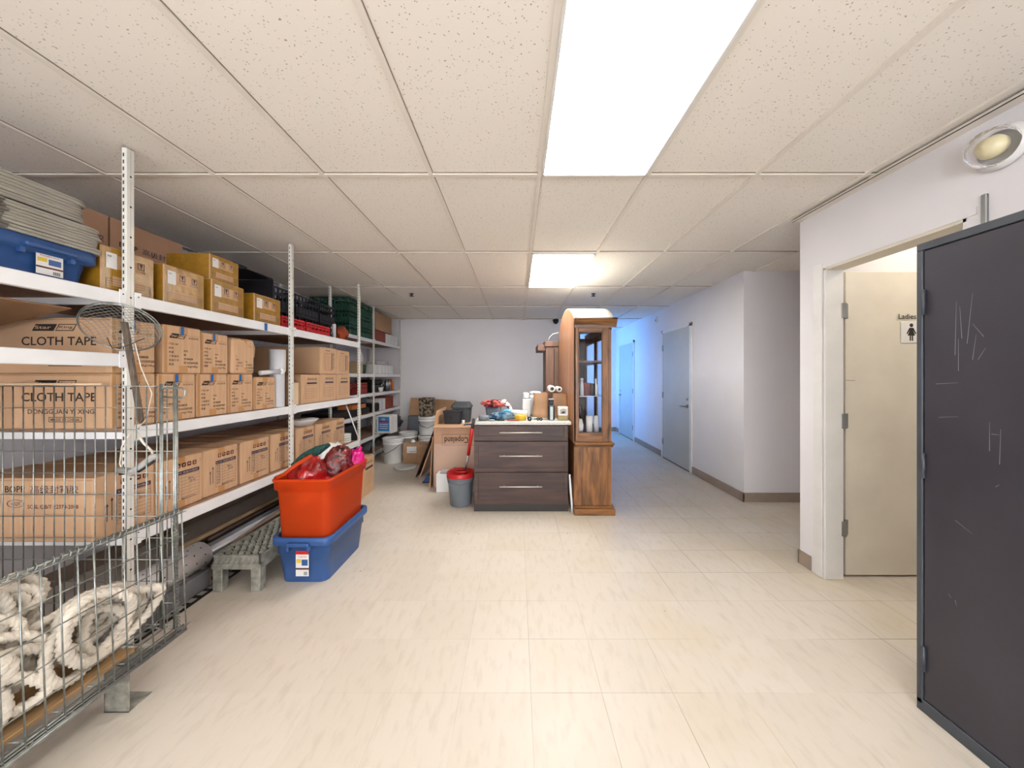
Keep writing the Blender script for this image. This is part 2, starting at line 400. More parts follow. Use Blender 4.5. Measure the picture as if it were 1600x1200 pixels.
    b.box(2.05, 2.06, 2.33, 2.4, 0, 2.12, M_trimw, .003); b.box(2.06, 2.185, 2.315, 2.33, 0, 2.086, M_trimw, .003)
    b.box(2.06, 2.185, 1.587, 2.33, 2.07, 2.086, M_cream)
    b.box(2.06, 2.185, 1.587, 1.6, 0, 2.086, M_trimw)
    b.box(2.056, 2.06, 1.55, 2.33, 2.086, 2.12, M_wall)
    struct('trim_1', b)
    # corridor doors
    def cdoor(n, y0, y1, hinge_far):
        b = MB(); x = 2.455
        b.box(x-.012, x, y0, y1, .01, 2.07, M_doorgrey)
        b.box(x-.02, x, y0-.055, y0, 0, 2.12, M_trimw, .002); b.box(x-.02, x, y1, y1+.055, 0, 2.12, M_trimw, .002); b.box(x-.02, x, y0-.055, y1+.055, 2.07, 2.12, M_trimw, .002)
        b.box(x-.0125, x-.012, y0, y0+.004, .01, 2.07, M_shadow); b.box(x-.0125, x-.012, y1-.004, y1, .01, 2.07, M_shadow); b.box(x-.0125, x-.012, y0, y1, 0, .014, M_shadow)
        d = struct('door_%d' % n, b)
        hy = y1-.01 if hinge_far else y0+.01; ky = y0+.07 if hinge_far else y1-.07; sgn = 1 if hinge_far else -1
        for z in (.28, 1.05, 1.83):
            h = MB(); h.box(x-.024, x-.012, hy-.015, hy+.015, z-.05, z+.05, M_steel); h.bar((x-.026, hy, z-.05), (x-.026, hy, z+.05), .006, M_steel, 8); h.obj('hinge', d)
        h = MB(); h.lathe([(0, -.012), (.028, -.012), (.028, 0), (0, 0)], M_steel, 16, (x-.012, ky, .93), 'X')
        h.tube([(x-.014, ky, .93), (x-.055, ky, .93), (x-.06, ky+sgn*.03, .93), (x-.06, ky+sgn*.13, .925)], .009, M_steel, 8)
        h.lathe([(0, -.01), (.02, -.01), (.02, 0), (0, 0)], M_steel, 14, (x-.012, ky, 1.03), 'X'); h.obj('door_handle', d)
    cdoor(1, 4.9, 5.8, True); cdoor(2, 7.28, 8.25, False)
    # ladies door, open 90 degrees
    b = MB(); b.box(2.225, 2.98, 2.345, 2.385, .012, 2.07, M_cream, .003)
    b.box(2.2255, 2.29, 2.3446, 2.345, 1.33, 1.334, M_base); 
    d = struct('door_3', b)
    for z in (.34, 1.06, 1.8):
        h = MB(); h.box(2.185, 2.204, 2.318, 2.322, z-.05, z+.05, M_steel); h.box(2.206, 2.24, 2.341, 2.3455, z-.05, z+.05, M_steel, .001)
        h.box(2.17, 2.206, 2.3115, 2.3155, z-.05, z+.05, M_steel, .001)
        h.bar((2.206, 2.328, z-.052), (2.206, 2.328, z+.052), .008, M_steel, 8); h.obj('hinge', d)
    s_ = MB(); O = (2.58, 2.343, 1.53); U = (1, 0, 0); V = (0, 0, 1)
    s_.box(2.595, 2.745, 2.340, 2.3449, 1.585, 1.73, M_paper, .002)
    O = (0, 2.3398, 0)
    s_.text('Ladies', O, U, V, 2.578, 1.747, .035, M_ink)
    x, z = 2.665, 1.60
    s_.poly2(O, U, V, [(x+.013*math.cos(a*PI/6), z+.105+.013*math.sin(a*PI/6)) for a in range(12)], M_ink)
    s_.poly2(O, U, V, [(x-.014, z+.088), (x-.034, z+.048), (x-.026, z+.045), (x-.012, z+.07), (x-.026, z+.035), (x+.026, z+.035), (x+.012, z+.07), (x+.026, z+.045), (x+.034, z+.048), (x+.014, z+.088)][::-1], M_ink)
    s_.quad(O, U, V, x-.012, x-.002, z, z+.036, M_ink); s_.quad(O, U, V, x+.002, x+.012, z, z+.036, M_ink)
    s_.obj('door_sign', d)
shell()

# ceiling lights
def panel(name, x0, y0, label, lm=None, wx=.585, ly=1.195):
    t = thing(name, label, 'light', (x0+wx/2, y0+ly/2, CEIL-.012), group='recessed ceiling light panels')
    hx, hy = wx/2, ly/2; b = MB(); f = .012
    for q in ((-hx, hx, -hy, -hy+f), (-hx, hx, hy-f, hy), (-hx, -hx+f, -hy, hy), (hx-f, hx, -hy, hy)): b.box(*q, 0, .014, M_trimw, .001)
    b.obj('frame', t)
    b = MB(); b.box(-hx+f, hx-f, -hy+f, hy-f, .004, .012, lm or M_lamp); b.obj('diffuser', t)
panel('ceiling_light', .1375, 1.95-1.207, 'large glowing white ceiling panel nearest the camera, above the open floor')
panel('ceiling_light', .1375, 3.181, 'smaller-looking glowing white ceiling panel farther back, before the wooden hutch', M_lampf)
panel('ceiling_light', .1375, -1.70, 'added white ceiling panel behind the viewpoint')  # unseen panel added to even out the room light
panel('ceiling_light', -2.0, -1.70, 'added white ceiling panel behind the viewpoint, toward the shelves')  # second unseen panel, added as fill on the shelf side
panel('ceiling_light', 2.5, 1.15, 'white ceiling panel inside the restroom', mat('dim lamp diffuser', 'fff6e6', .5, emis=4.2))
def sprinkler(x, y, lab):
    t = thing('sprinkler', lab, 'sprinkler', (x, y, CEIL+.01), group='black ceiling sprinklers')
    b = MB(); b.lathe([(0, 0), (.03, 0), (.03, -.006), (.012, -.012), (.01, -.03), (0, -.03)], M_blackm, 12); b.obj('escutcheon', t)
    b = MB(); b.lathe([(0, -.03), (.03, -.033), (.028, -.037), (0, -.036)], M_blackm, 12); b.obj('deflector', t)
sprinkler(-1.455, 4.77, 'small black ceiling sprinkler nearer the far shelving')
sprinkler(1.05, 4.77, 'small black ceiling sprinkler above the wooden hutch')
b = MB(); b.lathe([(.06, 0), (.06, -.03), (.05, -.06), (.03, -.085), (0, -.095)], M_blackm, 20)
put('dome_camera', localize(b, (-.765, -6.86, -CEIL)), (.765, 6.86, CEIL), 'black dome camera at the top of the back wall beside the hutch', 'camera')
b = MB(); b.box(-.02, 0, -.045, .045, -.06, .05, M_trimw, .008); b.box(-.03, -.02, -.02, .02, -.04, 0, M_lid, .004)
tag(b.obj('motion_sensor', None, (2.455, 6.08, 2.36)), 'small pale box sensor high on the corridor wall between the two doors', 'sensor')
t = thing('wall_lamp', 'oval glass wall lamp with cream globe above the dark locker', 'lamp', (2.06, 1.466, 2.33))
b = MB(); b.lathe([(.0, -.002), (.09, -.002), (.09, -.02), (.075, -.03)], M_trimw, 28, axis='X'); b.obj('base', t)
b = MB(); b.lathe([(.075, -.03), (.078, -.06), (.06, -.1), (.03, -.118), (0, -.122)], M_glass, 28, axis='X'); b.obj('glass_cover', t)
b = MB(); b.lathe([(.0, -.025), (.05, -.03), (.052, -.06), (.035, -.09), (0, -.1)], mat('cream globe', 'd8cda6', .3), 20, axis='X'); b.obj('globe', t)
b = MB(); b.box(-.014, 0, -.01, .01, 0, .28, M_steel, .003)
tag(b.obj('conduit', None, (2.06, 1.52, 1.88)), 'short thin metal conduit on the wall rising above the dark locker', 'conduit')

# ------------------------------------------------------------------ locker
def locker():
    t = thing('storage_locker', 'tall charcoal metal locker with scuffed door beside the restroom doorway', 'locker', (1.642, .5, 0))
    L = .924; H = 1.90; D = .41
    b = MB(); b.box(.014, D, 0, L, 0, H, M_lockerf)
    f = .03
    b.box(0, .014, 0, L, H-f, H, M_lockerf, .002); b.box(0, .014, 0, L, 0, f+.02, M_lockerf, .002)
    b.box(0, .014, 0, f*.6, f, H-f, M_lockerf, .002); b.box(0, .014, L-f*.7, L, f, H-f, M_lockerf, .002)
    b.obj('body', t)
    b = MB(); b.box(.003, .0139, f*.6+.003, L-f*.7-.004, f+.024, H-f-.004, M_locker, .002)
    O, U, V = (.003, 0, 0), (0, -1, 0), (0, 0, 1)
    rn = random.Random(3)
    def scuff(y, z, dy, dz, wd):
        n = Vector((dy, dz)).normalized().orthogonal()*wd/2
        b.poly2(O, U, V, [(-y+n.x, z+n.y), (-y-n.x, z-n.y), (-y+dy-n.x*.4, z+dz-n.y*.4), (-y+dy+n.x*.4, z+dz+n.y*.4)], M_scuff, .0006)
    for y, z, dy, dz in ((.80, 1.44, .004, .2), (.78, 1.5, -.006, .12), (.765, 1.48, .015, .18), (.79, 1.38, .0, .12), (.75, 1.42, .01, .09), (.735, 1.42, .02, .04), (.72, 1.5, -.03, .05), (.86, 1.33, .07, .006), (.85, 1.20, .06, .01), (.8, .82, .05, -.03), (.82, .53, .01, -.01), (.80, .52, .005, -.02), (.7, 1.16, .02, 0), (.69, .98, .01, .01), (.705, 1.1, 0, .1), (.68, 1.06, .003, .12)):
        scuff(y, z, dy, dz, .0016)
    b.obj('door', t)
    for z in (.22, 1.0, 1.66):
        h = MB(); h.bar((-.004, L-.028, z-.05), (-.004, L-.028, z+.05), .006, M_lockerf, 8); h.box(-.002, .003, L-.03, L-.012, z-.05, z+.05, M_lockerf); h.obj('hinge', t)
locker()

# ------------------------------------------------------------------ shelving
def post(parent, x, y, h, sx=1, sy=1):
    b = MB(); w = .038; t = .024
    b.box(x-t*sx if sx > 0 else x, x if sx > 0 else x+t, y, y+w, 0, h, M_post, .003)
    fx = x if sx > 0 else x
    z = .06
    while z < h-.04:
        b.box(fx-.016, fx-.010, y-.0006, y+.001, z, z+.018, M_shadow)
        z += .034
    z = .1
    while z < h-.05:
        b.add([(fx+.0006, y+.02+.005*math.cos(a*PI/4), z+.005*math.sin(a*PI/4)) for a in range(8)], [tuple(range(8))], M_shadow); z += .15
    b.box(fx-.0002, fx+.0005, y+.0195, y+.0205, 0, h, M_lid)
    return b.obj('post', parent)
def shelf_unit(name, label, xf, xr, ys, levels_by_bay, bh=.062, h=CEIL-.004):
    t = thing(name, label, 'shelving', ((xf+xr)/2, ys[0], 0))
    off = Vector((-(xf+xr)/2, -ys[0], 0))
    def fin(o): o.location = off; return o
    for y in ys:
        fin(post(t, xf, y, h)); fin(post(t, xr, y, h, -1))
    for i, lv in enumerate(levels_by_bay):
        y0, y1 = ys[i]+.038, ys[i+1]
        for z in lv:
            ye = y1-.04 if z == 1.47 else y1+.012
            b = MB(); b.box(xf-.03, xf-.002, y0, y1, z-bh, z, M_white, .003)
            for yy, s in ((y0, 1), (y1, -1)):
                b.box(xf-.002, xf+.002, yy, yy+s*.03, z-bh-.006, z+.012, M_white, .001)
                b.add([(xf+.003, yy+s*.015+.004*math.cos(a*PI/3), z-.01+.004*math.sin(a*PI/3)) for a in range(6)], [tuple(range(6))], M_shadow)
            fin(b.obj('beam', t))
            b = MB(); b.box(xr+.024, xr+.05, y0, y1, z-bh, z, M_white); fin(b.obj('beam', t))
            b = MB(); b.box(xr+.05, xf-.03, y0-.02, ye, z-.02, z-.001, M_board, .002)
            fin(b.obj('shelf_board', t))
        for z in lv:
            for yy in (y0-.03, ):
                b = MB(); b.box(xr+.024, xf-.024, yy, yy+.02, z-.055, z-.021, M_white); fin(b.obj('side_rail', t))
    return t
U1 = shelf_unit('shelving_unit', 'long white slotted-post shelving unit full of cartons along the left', -1.92, -2.9, [.45, 1.70, 2.94, 4.21], [[1.77, 1.47], [1.77, 1.105, .58], [1.77, 1.105, .58]])
U2 = shelf_unit('shelving_unit', 'white shelving unit with mixed odds and ends in the far left corner', -2.32, -2.95, [4.30, 5.6, 6.86], [[1.95, 1.40, 1.09, .77, .40, .12]]*2, .05)
b = MB(); b.box(-.001, .001, 0, .028, -.045, .01, M_bluet); tag(b.obj('tape_flag', None, (-1.918, 2.63, 1.755)), 'scrap of blue tape stuck on the top shelf edge', 'tape')

# ------------------------------------------------------------------ cartons (origin front-bottom corner, front faces +X)
FU, FV = (0, 1, 0), (0, 0, 1)
def carton_body(b, W, D, H, mt, c=.006, tape=None, jit=0):
    b.box(-D, 0, 0, W, 0, H, mt, c)
    b.box(-D+.004, -.004, W/2-.0012, W/2+.0012, H-.0002, H+.0006, M_ink)
    if tape:
        b.box(-D-.0005, .0007, W/2-.026, W/2+.026, H-.0001, H+.001, tape)
        b.quad((0, 0, 0), FU, FV, W/2-.026, W/2+.026, H-.05, H-.003, tape, .0009)
        b.quad((0, 0, 0), FU, FV, W/2-.026, W/2+.026, .003, .045, tape, .0009)
    b.add([(-D+.003, -.0006, H-.012), (-.003, -.0006, H-.012), (-.003, -.0006, H-.008), (-D+.003, -.0006, H-.008)], [(0, 1, 2, 3)], M_cardd)
def emblem(b, O, U, V, x, y, w, h, e=.0009):
    k = h*.55
    b.poly2(O, U, V, [(x, y), (x+w*.52, y), (x+w*.52+k, y+h), (x+k, y+h)], M_ink, e)
    b.text('Star', O, U, V, x+k*.75, y+h*.28, h*.48, M_card, maxw=w*.40, e=e+.0005)
    x2 = x+w*.56
    b.poly2(O, U, V, [(x2, y), (x+w, y), (x+w+k, y+h), (x2+k, y+h)], M_ink, e)
    t = h*.12; b.poly2(O, U, V, [(x2+t*1.5, y+t), (x+w-t, y+t), (x+w+k-t*1.5, y+h-t), (x2+k+t, y+h-t)], M_card, e+.0003)
    b.text('Xing', O, U, V, x2+k*.7, y+h*.26, h*.48, M_ink, maxw=w*.36, e=e+.0005)
def logo_front(b, W, H, blue):
    O = (0, 0, 0)
    emblem(b, O, FU, FV, .03, H-.07, .085, .027)
    b.text('DONGGUAN YI', O, FU, FV, W-.082, H-.052, .007, M_cardd, maxw=.07); b.text('彩虹胶带', O, FU, FV, W-.08, H-.068, .011, M_ink, maxw=.062)
    for i, (l, r) in enumerate((('尺码 48*', None), ('颜色', '棕色'), ('数量', '箱'), ('订单编号:', '20180628'), ('客编代号:', 'SS10330928S'), ('重量', '10.8Kg/10Kg'))):
        y = H-.11-i*.0225
        b.text(l, O, FU, FV, .028, y, .0135, M_ink)
        if r: b.text(r, O, FU, FV, .028+.085, y-.012, .0125, M_ink, maxw={1: .026, 2: .014, 3: .055, 4: .088, 5: .085}[i])
    if blue: b.quad(O, FU, FV, W*.38+.01, W*.38+.03, H-.05, H-.002, M_bluet, .0016)
def cloth_side(b, D, H):
    O, U, V = (-D, 0, 0), (1, 0, 0), (0, 0, 1)
    emblem(b, O, U, V, D-.38, H-.065, .2, .033)
    b.text('CLOTH TAPE', O, U, V, D-.43, H-.135, .042, M_ink, maxw=.36)
    b.text('DONGGUAN YI XING', O, U, V, D-.40, H-.195, .022, M_ink, maxw=.32)
    b.frame(O, U, V, D-.30, D-.14, H-.235, H-.21, .003, M_ink); b.text('MADE IN CHINA', O, U, V, D-.29, H-.23, .014, M_ink, maxw=.14)
def logo_carton(W, D, H, blue=True, side=False):
    b = MB(); carton_body(b, W, D, H, M_card, .006, M_tape); logo_front(b, W, H, blue)
    b.quad((0, 0, 0), FU, FV, .004, .02, .004, H-.004, M_tape, .0007)
    if side: cloth_side(b, D, H)
    return b.mesh('cardboard_carton')
def icon_carton(W, D, H, side=False):
    b = MB(); carton_body(b, W, D, H, M_card, .006, M_tape); O = (0, 0, 0)
    for k in range(4):
        x = W*.40+k*.034; y = H-.062
        b.poly2(O, FU, FV, [(x+.003, y), (x+.023, y), (x+.026, y+.004), (x+.026, y+.022), (x+.023, y+.026), (x+.003, y+.026), (x, y+.022), (x, y+.004)], M_inkr, .0009)
        q = [[(x+.005, y+.008), (x+.013, y+.004), (x+.021, y+.012), (x+.012, y+.02)], [(x+.006, y+.018), (x+.02, y+.018), (x+.015, y+.01), (x+.014, y+.005), (x+.012, y+.005), (x+.011, y+.01)], [(x+.005, y+.011), (x+.021, y+.011), (x+.018, y+.018), (x+.008, y+.018)], [(x+.008, y+.005), (x+.012, y+.005), (x+.012, y+.021), (x+.008, y+.021)]][k]
        if k == 3: b.quad(O, FU, FV, x+.015, x+.019, y+.005, y+.021, M_card, .0014)
        b.poly2(O, FU, FV, q, M_card, .0014)
    x0, x1 = W*.34, W*.92
    b.quad(O, FU, FV, x0, x1, H-.105, H-.083, M_inkb, .0009); b.text('BOPP 高级封箱胶', O, FU, FV, x0+.006, H-.1, .012, M_card, maxw=(x1-x0)*.9, e=.0014)
    b.frame(O, FU, FV, x0, x1, .045, H-.108, .0015, M_inkb)
    b.quad(O, FU, FV, x0+.05, x0+.0515, .045, H-.108, M_inkb, .0007)
    n = 7; dz = (H-.108-.06)/n
    for i in range(n):
        y = .06+i*dz; b.quad(O, FU, FV, x0, x1, y, y+.0013, M_inkb, .0008)
    for i, s in enumerate(('规格', '颜色', '数量', '长度', '日期', '重量', '箱号')):
        b.text(s, O, FU, FV, x0+.007, .06+(n-1-i)*dz+.005, .011, M_inkb, maxw=.03)
    b.text('48mm', O, FU, FV, x0+.09, .06+5*dz+.004, .011, M_inkb); b.text('20130', O, FU, FV, x0+.1, .06+4*dz+.004, .011, M_inkb)
    b.text('MADE IN P.R.C', O, FU, FV, x0+.052, .047, .009, M_inkb, maxw=.09)
    for k, hh in ((0, .1), (1, .075)):
        xa = x0-.022-k*.02; b.quad(O, FU, FV, xa, xa+.0035, H-.125-.1, H-.125-.1+hh, M_inkb, .0009)
        b.poly2(O, FU, FV, [(xa-.004, H-.225+hh-.004), (xa+.0075, H-.225+hh-.004), (xa+.0017, H-.225+hh+.012)], M_inkb, .001)
    b.text('YX', O, FU, FV, W-.022, H-.05, .02, M_cardd, maxw=.014)
    if side: bopp(b, (-D, 0, 0), (1, 0, 0), D, H, .245, .345, .01)
    return b.mesh('cardboard_carton')
def bopp(b, O, U, D, H, x0=.045, W=.39, dz=.12):
    V = (0, 0, 1); q = W/.39
    b.text('BOPP', O, U, V, x0, H-.055-dz, .034*q, M_ink, maxw=.105*q); b.text('高级封箱胶', O, U, V, x0+.135*q, H-.06-dz, .043*q, M_inkb, maxw=.255*q)
    b.text('GQT', O, U, V, x0+.03, H-.118-dz, .017, M_inkb)
    b.add([Vector(O)+Vector(U)*(x0+.05+.042*math.cos(a*PI/8)*g)+Vector(V)*(H-.108-dz+.019*math.sin(a*PI/8)*g)+Vector(U).cross(Vector(V))*.0009 for g in (1, .9) for a in range(17)], [(i, i+1, 18+i, 17+i) for i in range(16)], M_inkb)
    b.text('SGSL QB/T 22378-2008', O, U, V, x0+.12*q, H-.135-dz, .022, M_inkr, maxw=.27*q)
def gold_carton(W, D, H):
    b = MB(); b.box(-D, 0, 0, W, 0, H, M_card, .005)
    O = (0, 0, 0)
    for k, a in enumerate(((.01, W-.01, .075, .115), (W-.05, W-.004, .005, H-.005), (.004, .05, .005, H-.005), (.01, W-.01, H-.035, H-.006), (.01, W-.01, .006, .03))): b.quad(O, FU, FV, *a, M_gold, .0006+k*.0003)
    b.add([(-D+.003, -.0006, .003), (-.003, -.0006, .003), (-.003, -.0006, H-.003), (-D+.003, -.0006, H-.003)], [(0, 1, 2, 3)], M_gold)
    b.box(-D, .0, W*.3, W*.7, H-.0002, H+.001, M_gold)
    for x in (W*.36, W*.66):
        b.frame(O, FU, FV, x, x+.034, H-.075, H-.04, .003, M_inkb, .0022); b.poly2(O, FU, FV, [(x+.009, H-.045), (x+.025, H-.045), (x+.020, H-.058), (x+.0185, H-.07), (x+.0155, H-.07), (x+.014, H-.058)], M_inkb, .0024)
        b.text('小心轻放', O, FU, FV, x-.01, H-.09, .009, M_ink, maxw=.05, e=.0024)
    b.quad(O, FU, FV, .02, .068, H-.105, H-.03, M_paper, .0030); b.text('重量', O, FU, FV, .026, H-.05, .008, M_ink, e=.0034)
    b.frame(O, FU, FV, .02, W-.02, .012, .062, .0015, M_inkb, .0024)
    for i in range(3): b.quad(O, FU, FV, .02, W-.02, .024+i*.012, .0252+i*.012, M_inkb, .0024)
    return b.mesh('cardboard_carton')
def mk(me, loc, label, group, sc=None, rz=0, nm='cardboard_carton'):
    o = bpy.data.objects.new(nm, me); C.objects.link(o); o.location = loc; o.rotation_euler.z = rz
    if sc: o.scale = sc
    return tag(o, label, 'box', group)
XF = -1.957
me_l = logo_carton(.222, .62, .268); me_ls = logo_carton(.205, .62, .268, True, True); me_ln = logo_carton(.222, .62, .268, False)
G = 'printed tape cartons stacked on the middle shelf'
mk(me_ls, (XF, 1.668, 1.106), 'printed carton with CLOTH TAPE side, lower row of middle shelf, behind first post', G)
ords = ['second', 'third', 'fourth', 'fifth']
for i, (y, s) in enumerate(((1.885, 1.0), (2.118, 1.0), (2.35, .99))):
    mk(me_l, (XF-.002*i, y, 1.106), 'printed carton with blue tab, lower row of middle shelf, %s from first post' % ords[i], G, (1, s, 1))
mk(me_ln, (XF-.01, 2.585, 1.106), 'printed carton without blue tab, end of the lower row beside the upright pipe', G, (1, 1, .93), -.03)
mk(me_ls, (XF, 1.668, 1.376), 'printed tape carton behind the round wire strainer, upper row of the middle shelf', G)
mk(me_l, (XF, 1.915, 1.376), 'printed carton with blue tab, upper row, just beyond the wire strainer', G, (1, 1.03, 1.02))
mk(me_l, (XF-.012, 2.152, 1.376), 'printed carton with blue tab, upper row, next to the crumpled carton', G, (1, .93, .97), .004)
b = MB(); b.M = Matrix(); carton_body(b, .2, .55, .25, M_card, .012, M_tape); logo_front(b, .2, .25, False)
b.M = Matrix.Translation((.0, .17, .14)) @ Matrix.Rotation(.35, 4, 'Z'); b.prism([(0, 0), (.07, -.015), (.085, .06), (.03, .1), (-.01, .09)], -.002, .001, M_card, 'X'); b.M = Matrix()
rn = random.Random(4)
b.v = [(x+.010*noise.noise(Vector((x*9, y*9, z*9))), y+.012*noise.noise(Vector((x*7+5, y*9, z*9))), z) for x, y, z in b.v]
mk(b.mesh('cardboard_carton'), (XF-.005, 2.385, 1.376), 'crumpled printed carton with a torn flap, end of the upper row', G)
# bottom shelf
me_i = icon_carton(.282, .64, .30); me_is = icon_carton(.275, .66, .30, True)
G = 'cartons with four handling symbols on the bottom shelf'
ys = [1.622, 1.905, 2.192, 2.49, 2.795, 3.12, 3.415, 3.708]
names = ['first, with a BOPP side facing the wire basket', 'second, seen through the edge of the wire basket', 'third, fully visible', 'fourth, above the steel step', 'fifth, just before the second post', 'sixth, just past the second post', 'seventh, under the white basin', 'eighth and last']
for i, y in enumerate(ys):
    mk(me_is if i == 0 else me_i, (-1.985-.004*(i % 3), y, .581), 'four-symbol carton on bottom shelf, %s' % names[i], G, None, random.uniform(-.004, .004))
# long BOPP cartons at the back of top shelf
def bopp_long():
    b = MB(); b.box(-.3, 0, 0, .46, 0, .30, M_cardp, .005); bopp(b, (0, 0, 0), FU, .46, .30); return b.mesh('cardboard_carton')
me_b = bopp_long(); G = 'long BOPP cartons behind the small taped boxes'
mk(me_b, (-2.50, 1.66, 1.771), 'long carton at the bottom of the rear stack behind the grey lids', G, (1, 1, .95)); mk(me_b, (-2.50, 2.13, 1.771), 'long carton at the bottom of the rear stack behind the taped boxes', G, (1, 1, .95))
mk(me_b, (-2.50, 1.66, 2.057), 'long BOPP carton on top of the rear stack, partly hidden by the grey lids', G, (1, 1, .95)); mk(me_b, (-2.50, 2.13, 2.057), 'long BOPP carton on top of the rear stack, right of the first post', G, (1, 1, .95))
me_g = gold_carton(.25, .28, .215); G = 'small boxes wrapped in yellow tape on the top shelf'
mk(me_g, (XF-.005, 1.63, 1.771), 'small yellow-taped box behind the first post on the top shelf', G, (1, .96, 1))
mk(me_g, (XF, 1.915, 1.771), 'small yellow-taped box just right of the first post', G)
mk(me_g, (XF, 2.215, 1.771), 'small yellow-taped box under another one on the top shelf', G, (1, 1.06, 1))
mk(me_g, (XF-.02, 2.225, 1.987), 'small yellow-taped box sitting on top of another, highest of them', G, (1, .93, .78))
mk(me_g, (XF, 2.575, 1.771), 'small yellow-taped box nearest the second post', G, (1, 1.15, .98))
# bay three middle shelf
def plain_carton(W, D, H, rot=False, mt=None, marks=True):
    mt = mt or M_card; b = MB(); carton_body(b, W, D, H, mt, .005); O = (0, 0, 0)
    if marks:
        if not rot:
            b.text('易碎防潮', O, FU, FV, W*.3, H-.055, .022, M_ink, maxw=W*.5); b.quad(O, FU, FV, W*.28, W*.82, H-.09, H-.075, M_inkb, .0009)
            b.frame(O, FU, FV, W*.2, W*.82, .05, H-.1, .0015, M_inkb)
            for i in range(4): b.quad(O, FU, FV, W*.2, W*.82, .07+i*.022, .0715+i*.022, M_inkb, .0008)
        else:
            b.text('易碎防潮', (0, W*.87, .0), (0, 0, 1), (0, -1, 0), .05, 0, .022, M_ink, maxw=.17); b.quad(O, FU, FV, W*.70, W*.74, .04, H-.05, M_inkb, .0009)
            b.frame(O, FU, FV, W*.24, W*.68, .04, H-.06, .0015, M_inkb)
            for i in range(3): b.quad(O, FU, FV, W*.3+i*.03, W*.3+i*.03+.0015, .04, H-.06, M_inkb, .0008)
            b.quad(O, FU, FV, W*.3, W*.6, H-.035, H-.03, M_inkb, .0009)
    return b.mesh('cardboard_carton')
me_p = plain_carton(.30, .66, .275); me_r = plain_carton(.30, .66, .272, True); G = 'brown cartons stacked in the third bay'
mk(me_p, (XF, 3.442, 1.106), 'brown carton in the third bay, middle of the lower row', G); mk(me_p, (XF, 3.752, 1.106), 'brown carton in the third bay, lower row, far right end', G, (1, 1, .99))
mk(me_p, (XF, 3.138, 1.106), 'brown carton in the third bay, lower row, with the tan-taped small box before it', G, (1, .99, .98))
mk(me_r, (XF, 3.442, 1.384), 'brown carton in the third bay, upper row left, printed sideways', G); mk(me_r, (XF-.004, 3.752, 1.382), 'brown carton in the third bay, upper row right, printed sideways', G, (1, .98, .98))
b = MB(); b.box(-.2, 0, 0, .13, 0, .2, M_cardd, .004); b.quad((0, 0, 0), FU, FV, .03, .1, .003, .197, mat('cream tape', 'dcc3a0', .4), .0009); b.add([(-.18, -.0006, .004), (-.07, -.0006, .004), (-.07, -.0006, .196), (-.18, -.0006, .196)], [(0, 1, 2, 3)], mat('cream tape', 'dcc3a0'))
mk(b.mesh('cardboard_carton'), (XF, 2.995, 1.106), 'small brown box with a wide cream tape band, right of the second post', None)

# ------------------------------------------------------------------ totes
def rrect(x0, x1, y0, y1, r, n=5):
    P = []
    for cx, cy, a0 in ((x1-r, y1-r, 0), (x0+r, y1-r, 90), (x0+r, y0+r, 180), (x1-r, y0+r, 270)):
        for k in range(n+1):
            a = math.radians(a0+90*k/n); P.append((cx+r*math.cos(a), cy+r*math.sin(a)))
    return P
def loops(b, secs, mt, cap0=True, cap1=False):
    n = len(secs[0][0]); V = []
    for pts, z in secs: V += [(p[0], p[1], z) for p in pts]
    F = [(i*n+k, i*n+(k+1) % n, (i+1)*n+(k+1) % n, (i+1)*n+k) for i in range(len(secs)-1) for k in range(n)]
    b.add(V, F, mt, True)
    if cap0: b.add([(p[0], p[1], secs[0][1]) for p in secs[0][0]], [tuple(range(n))[::-1]], mt)
    if cap1: b.add([(p[0], p[1], secs[-1][1]) for p in secs[-1][0]], [tuple(range(n))], mt)
def tote(W, L, H, mt, taper=.035, rim=.018, rr=.05):
    b = MB()
    def R(e, k=0): return rrect(-W/2-e, W/2+e, -L/2-e, L/2+e, rr+k)
    t = taper
    loops(b, [(R(-t), 0), (R(-t*.95), .01), (R(-t*.35), H*.62), (R(-t*.35+.008), H*.63), (R(-.005), H-.055), (R(rim*.8), H-.052), (R(rim), H-.045), (R(rim), H-.004), (R(rim-.004), H), (R(0), H), (R(-.006), H-.01), (R(-t*.35-.006), H*.6), (R(-t-.004), .008)], mt, True, True)
    return b
def tote_label(b, x, y, z, w, h):     # printed sticker on a -Y face
    O, U, V = (0, y, 0), (1, 0, 0), (0, 0, 1)
    b.quad(O, U, V, x, x+w, z, z+h, M_paper, 0); b.quad(O, U, V, x, x+w, z+h*.86, z+h, M_red, .0005)
    b.text('Roughneck', O, U, V, x+w*.15, z+h*.73, h*.07, M_red, maxw=w*.7)
    b.quad(O, U, V, x+w*.05, x+w*.4, z+h*.52, z+h*.68, mat('label yellow', 'd8b93a'), .0005); b.quad(O, U, V, x+w*.45, x+w*.92, z+h*.42, z+h*.66, M_bluebin, .0005)
    b.quad(O, U, V, x, x+w, z+h*.26, z+h*.33, M_inkr, .0005)
    for i in range(8): b.quad(O, U, V, x+w*.62+i*w*.035, x+w*.62+i*w*.035+w*.018, z+h*.04, z+h*.18, M_ink, .0005)
t = thing('storage_tote', 'blue plastic storage tote on the floor with an orange tote nested inside', 'tote', (-1.41, 2.54, 0))
b = tote(.36, .56, .31, M_bluebin, .03); b.obj('tub', t)
b = MB(); b.box(-.07, .07, -.325, -.298, .262, .285, M_bluebin, .006); b.box(-.075, -.06, -.32, -.28, .23, .27, M_bluebin, .004); b.box(.06, .075, -.32, -.28, .23, .27, M_bluebin, .004); b.obj('handle', t)
b = MB(); tote_label(b, -.035, -.2802, .055, .085, .165); lb = b.obj('sticker', t); lb['label'] = 'white product sticker with red header'
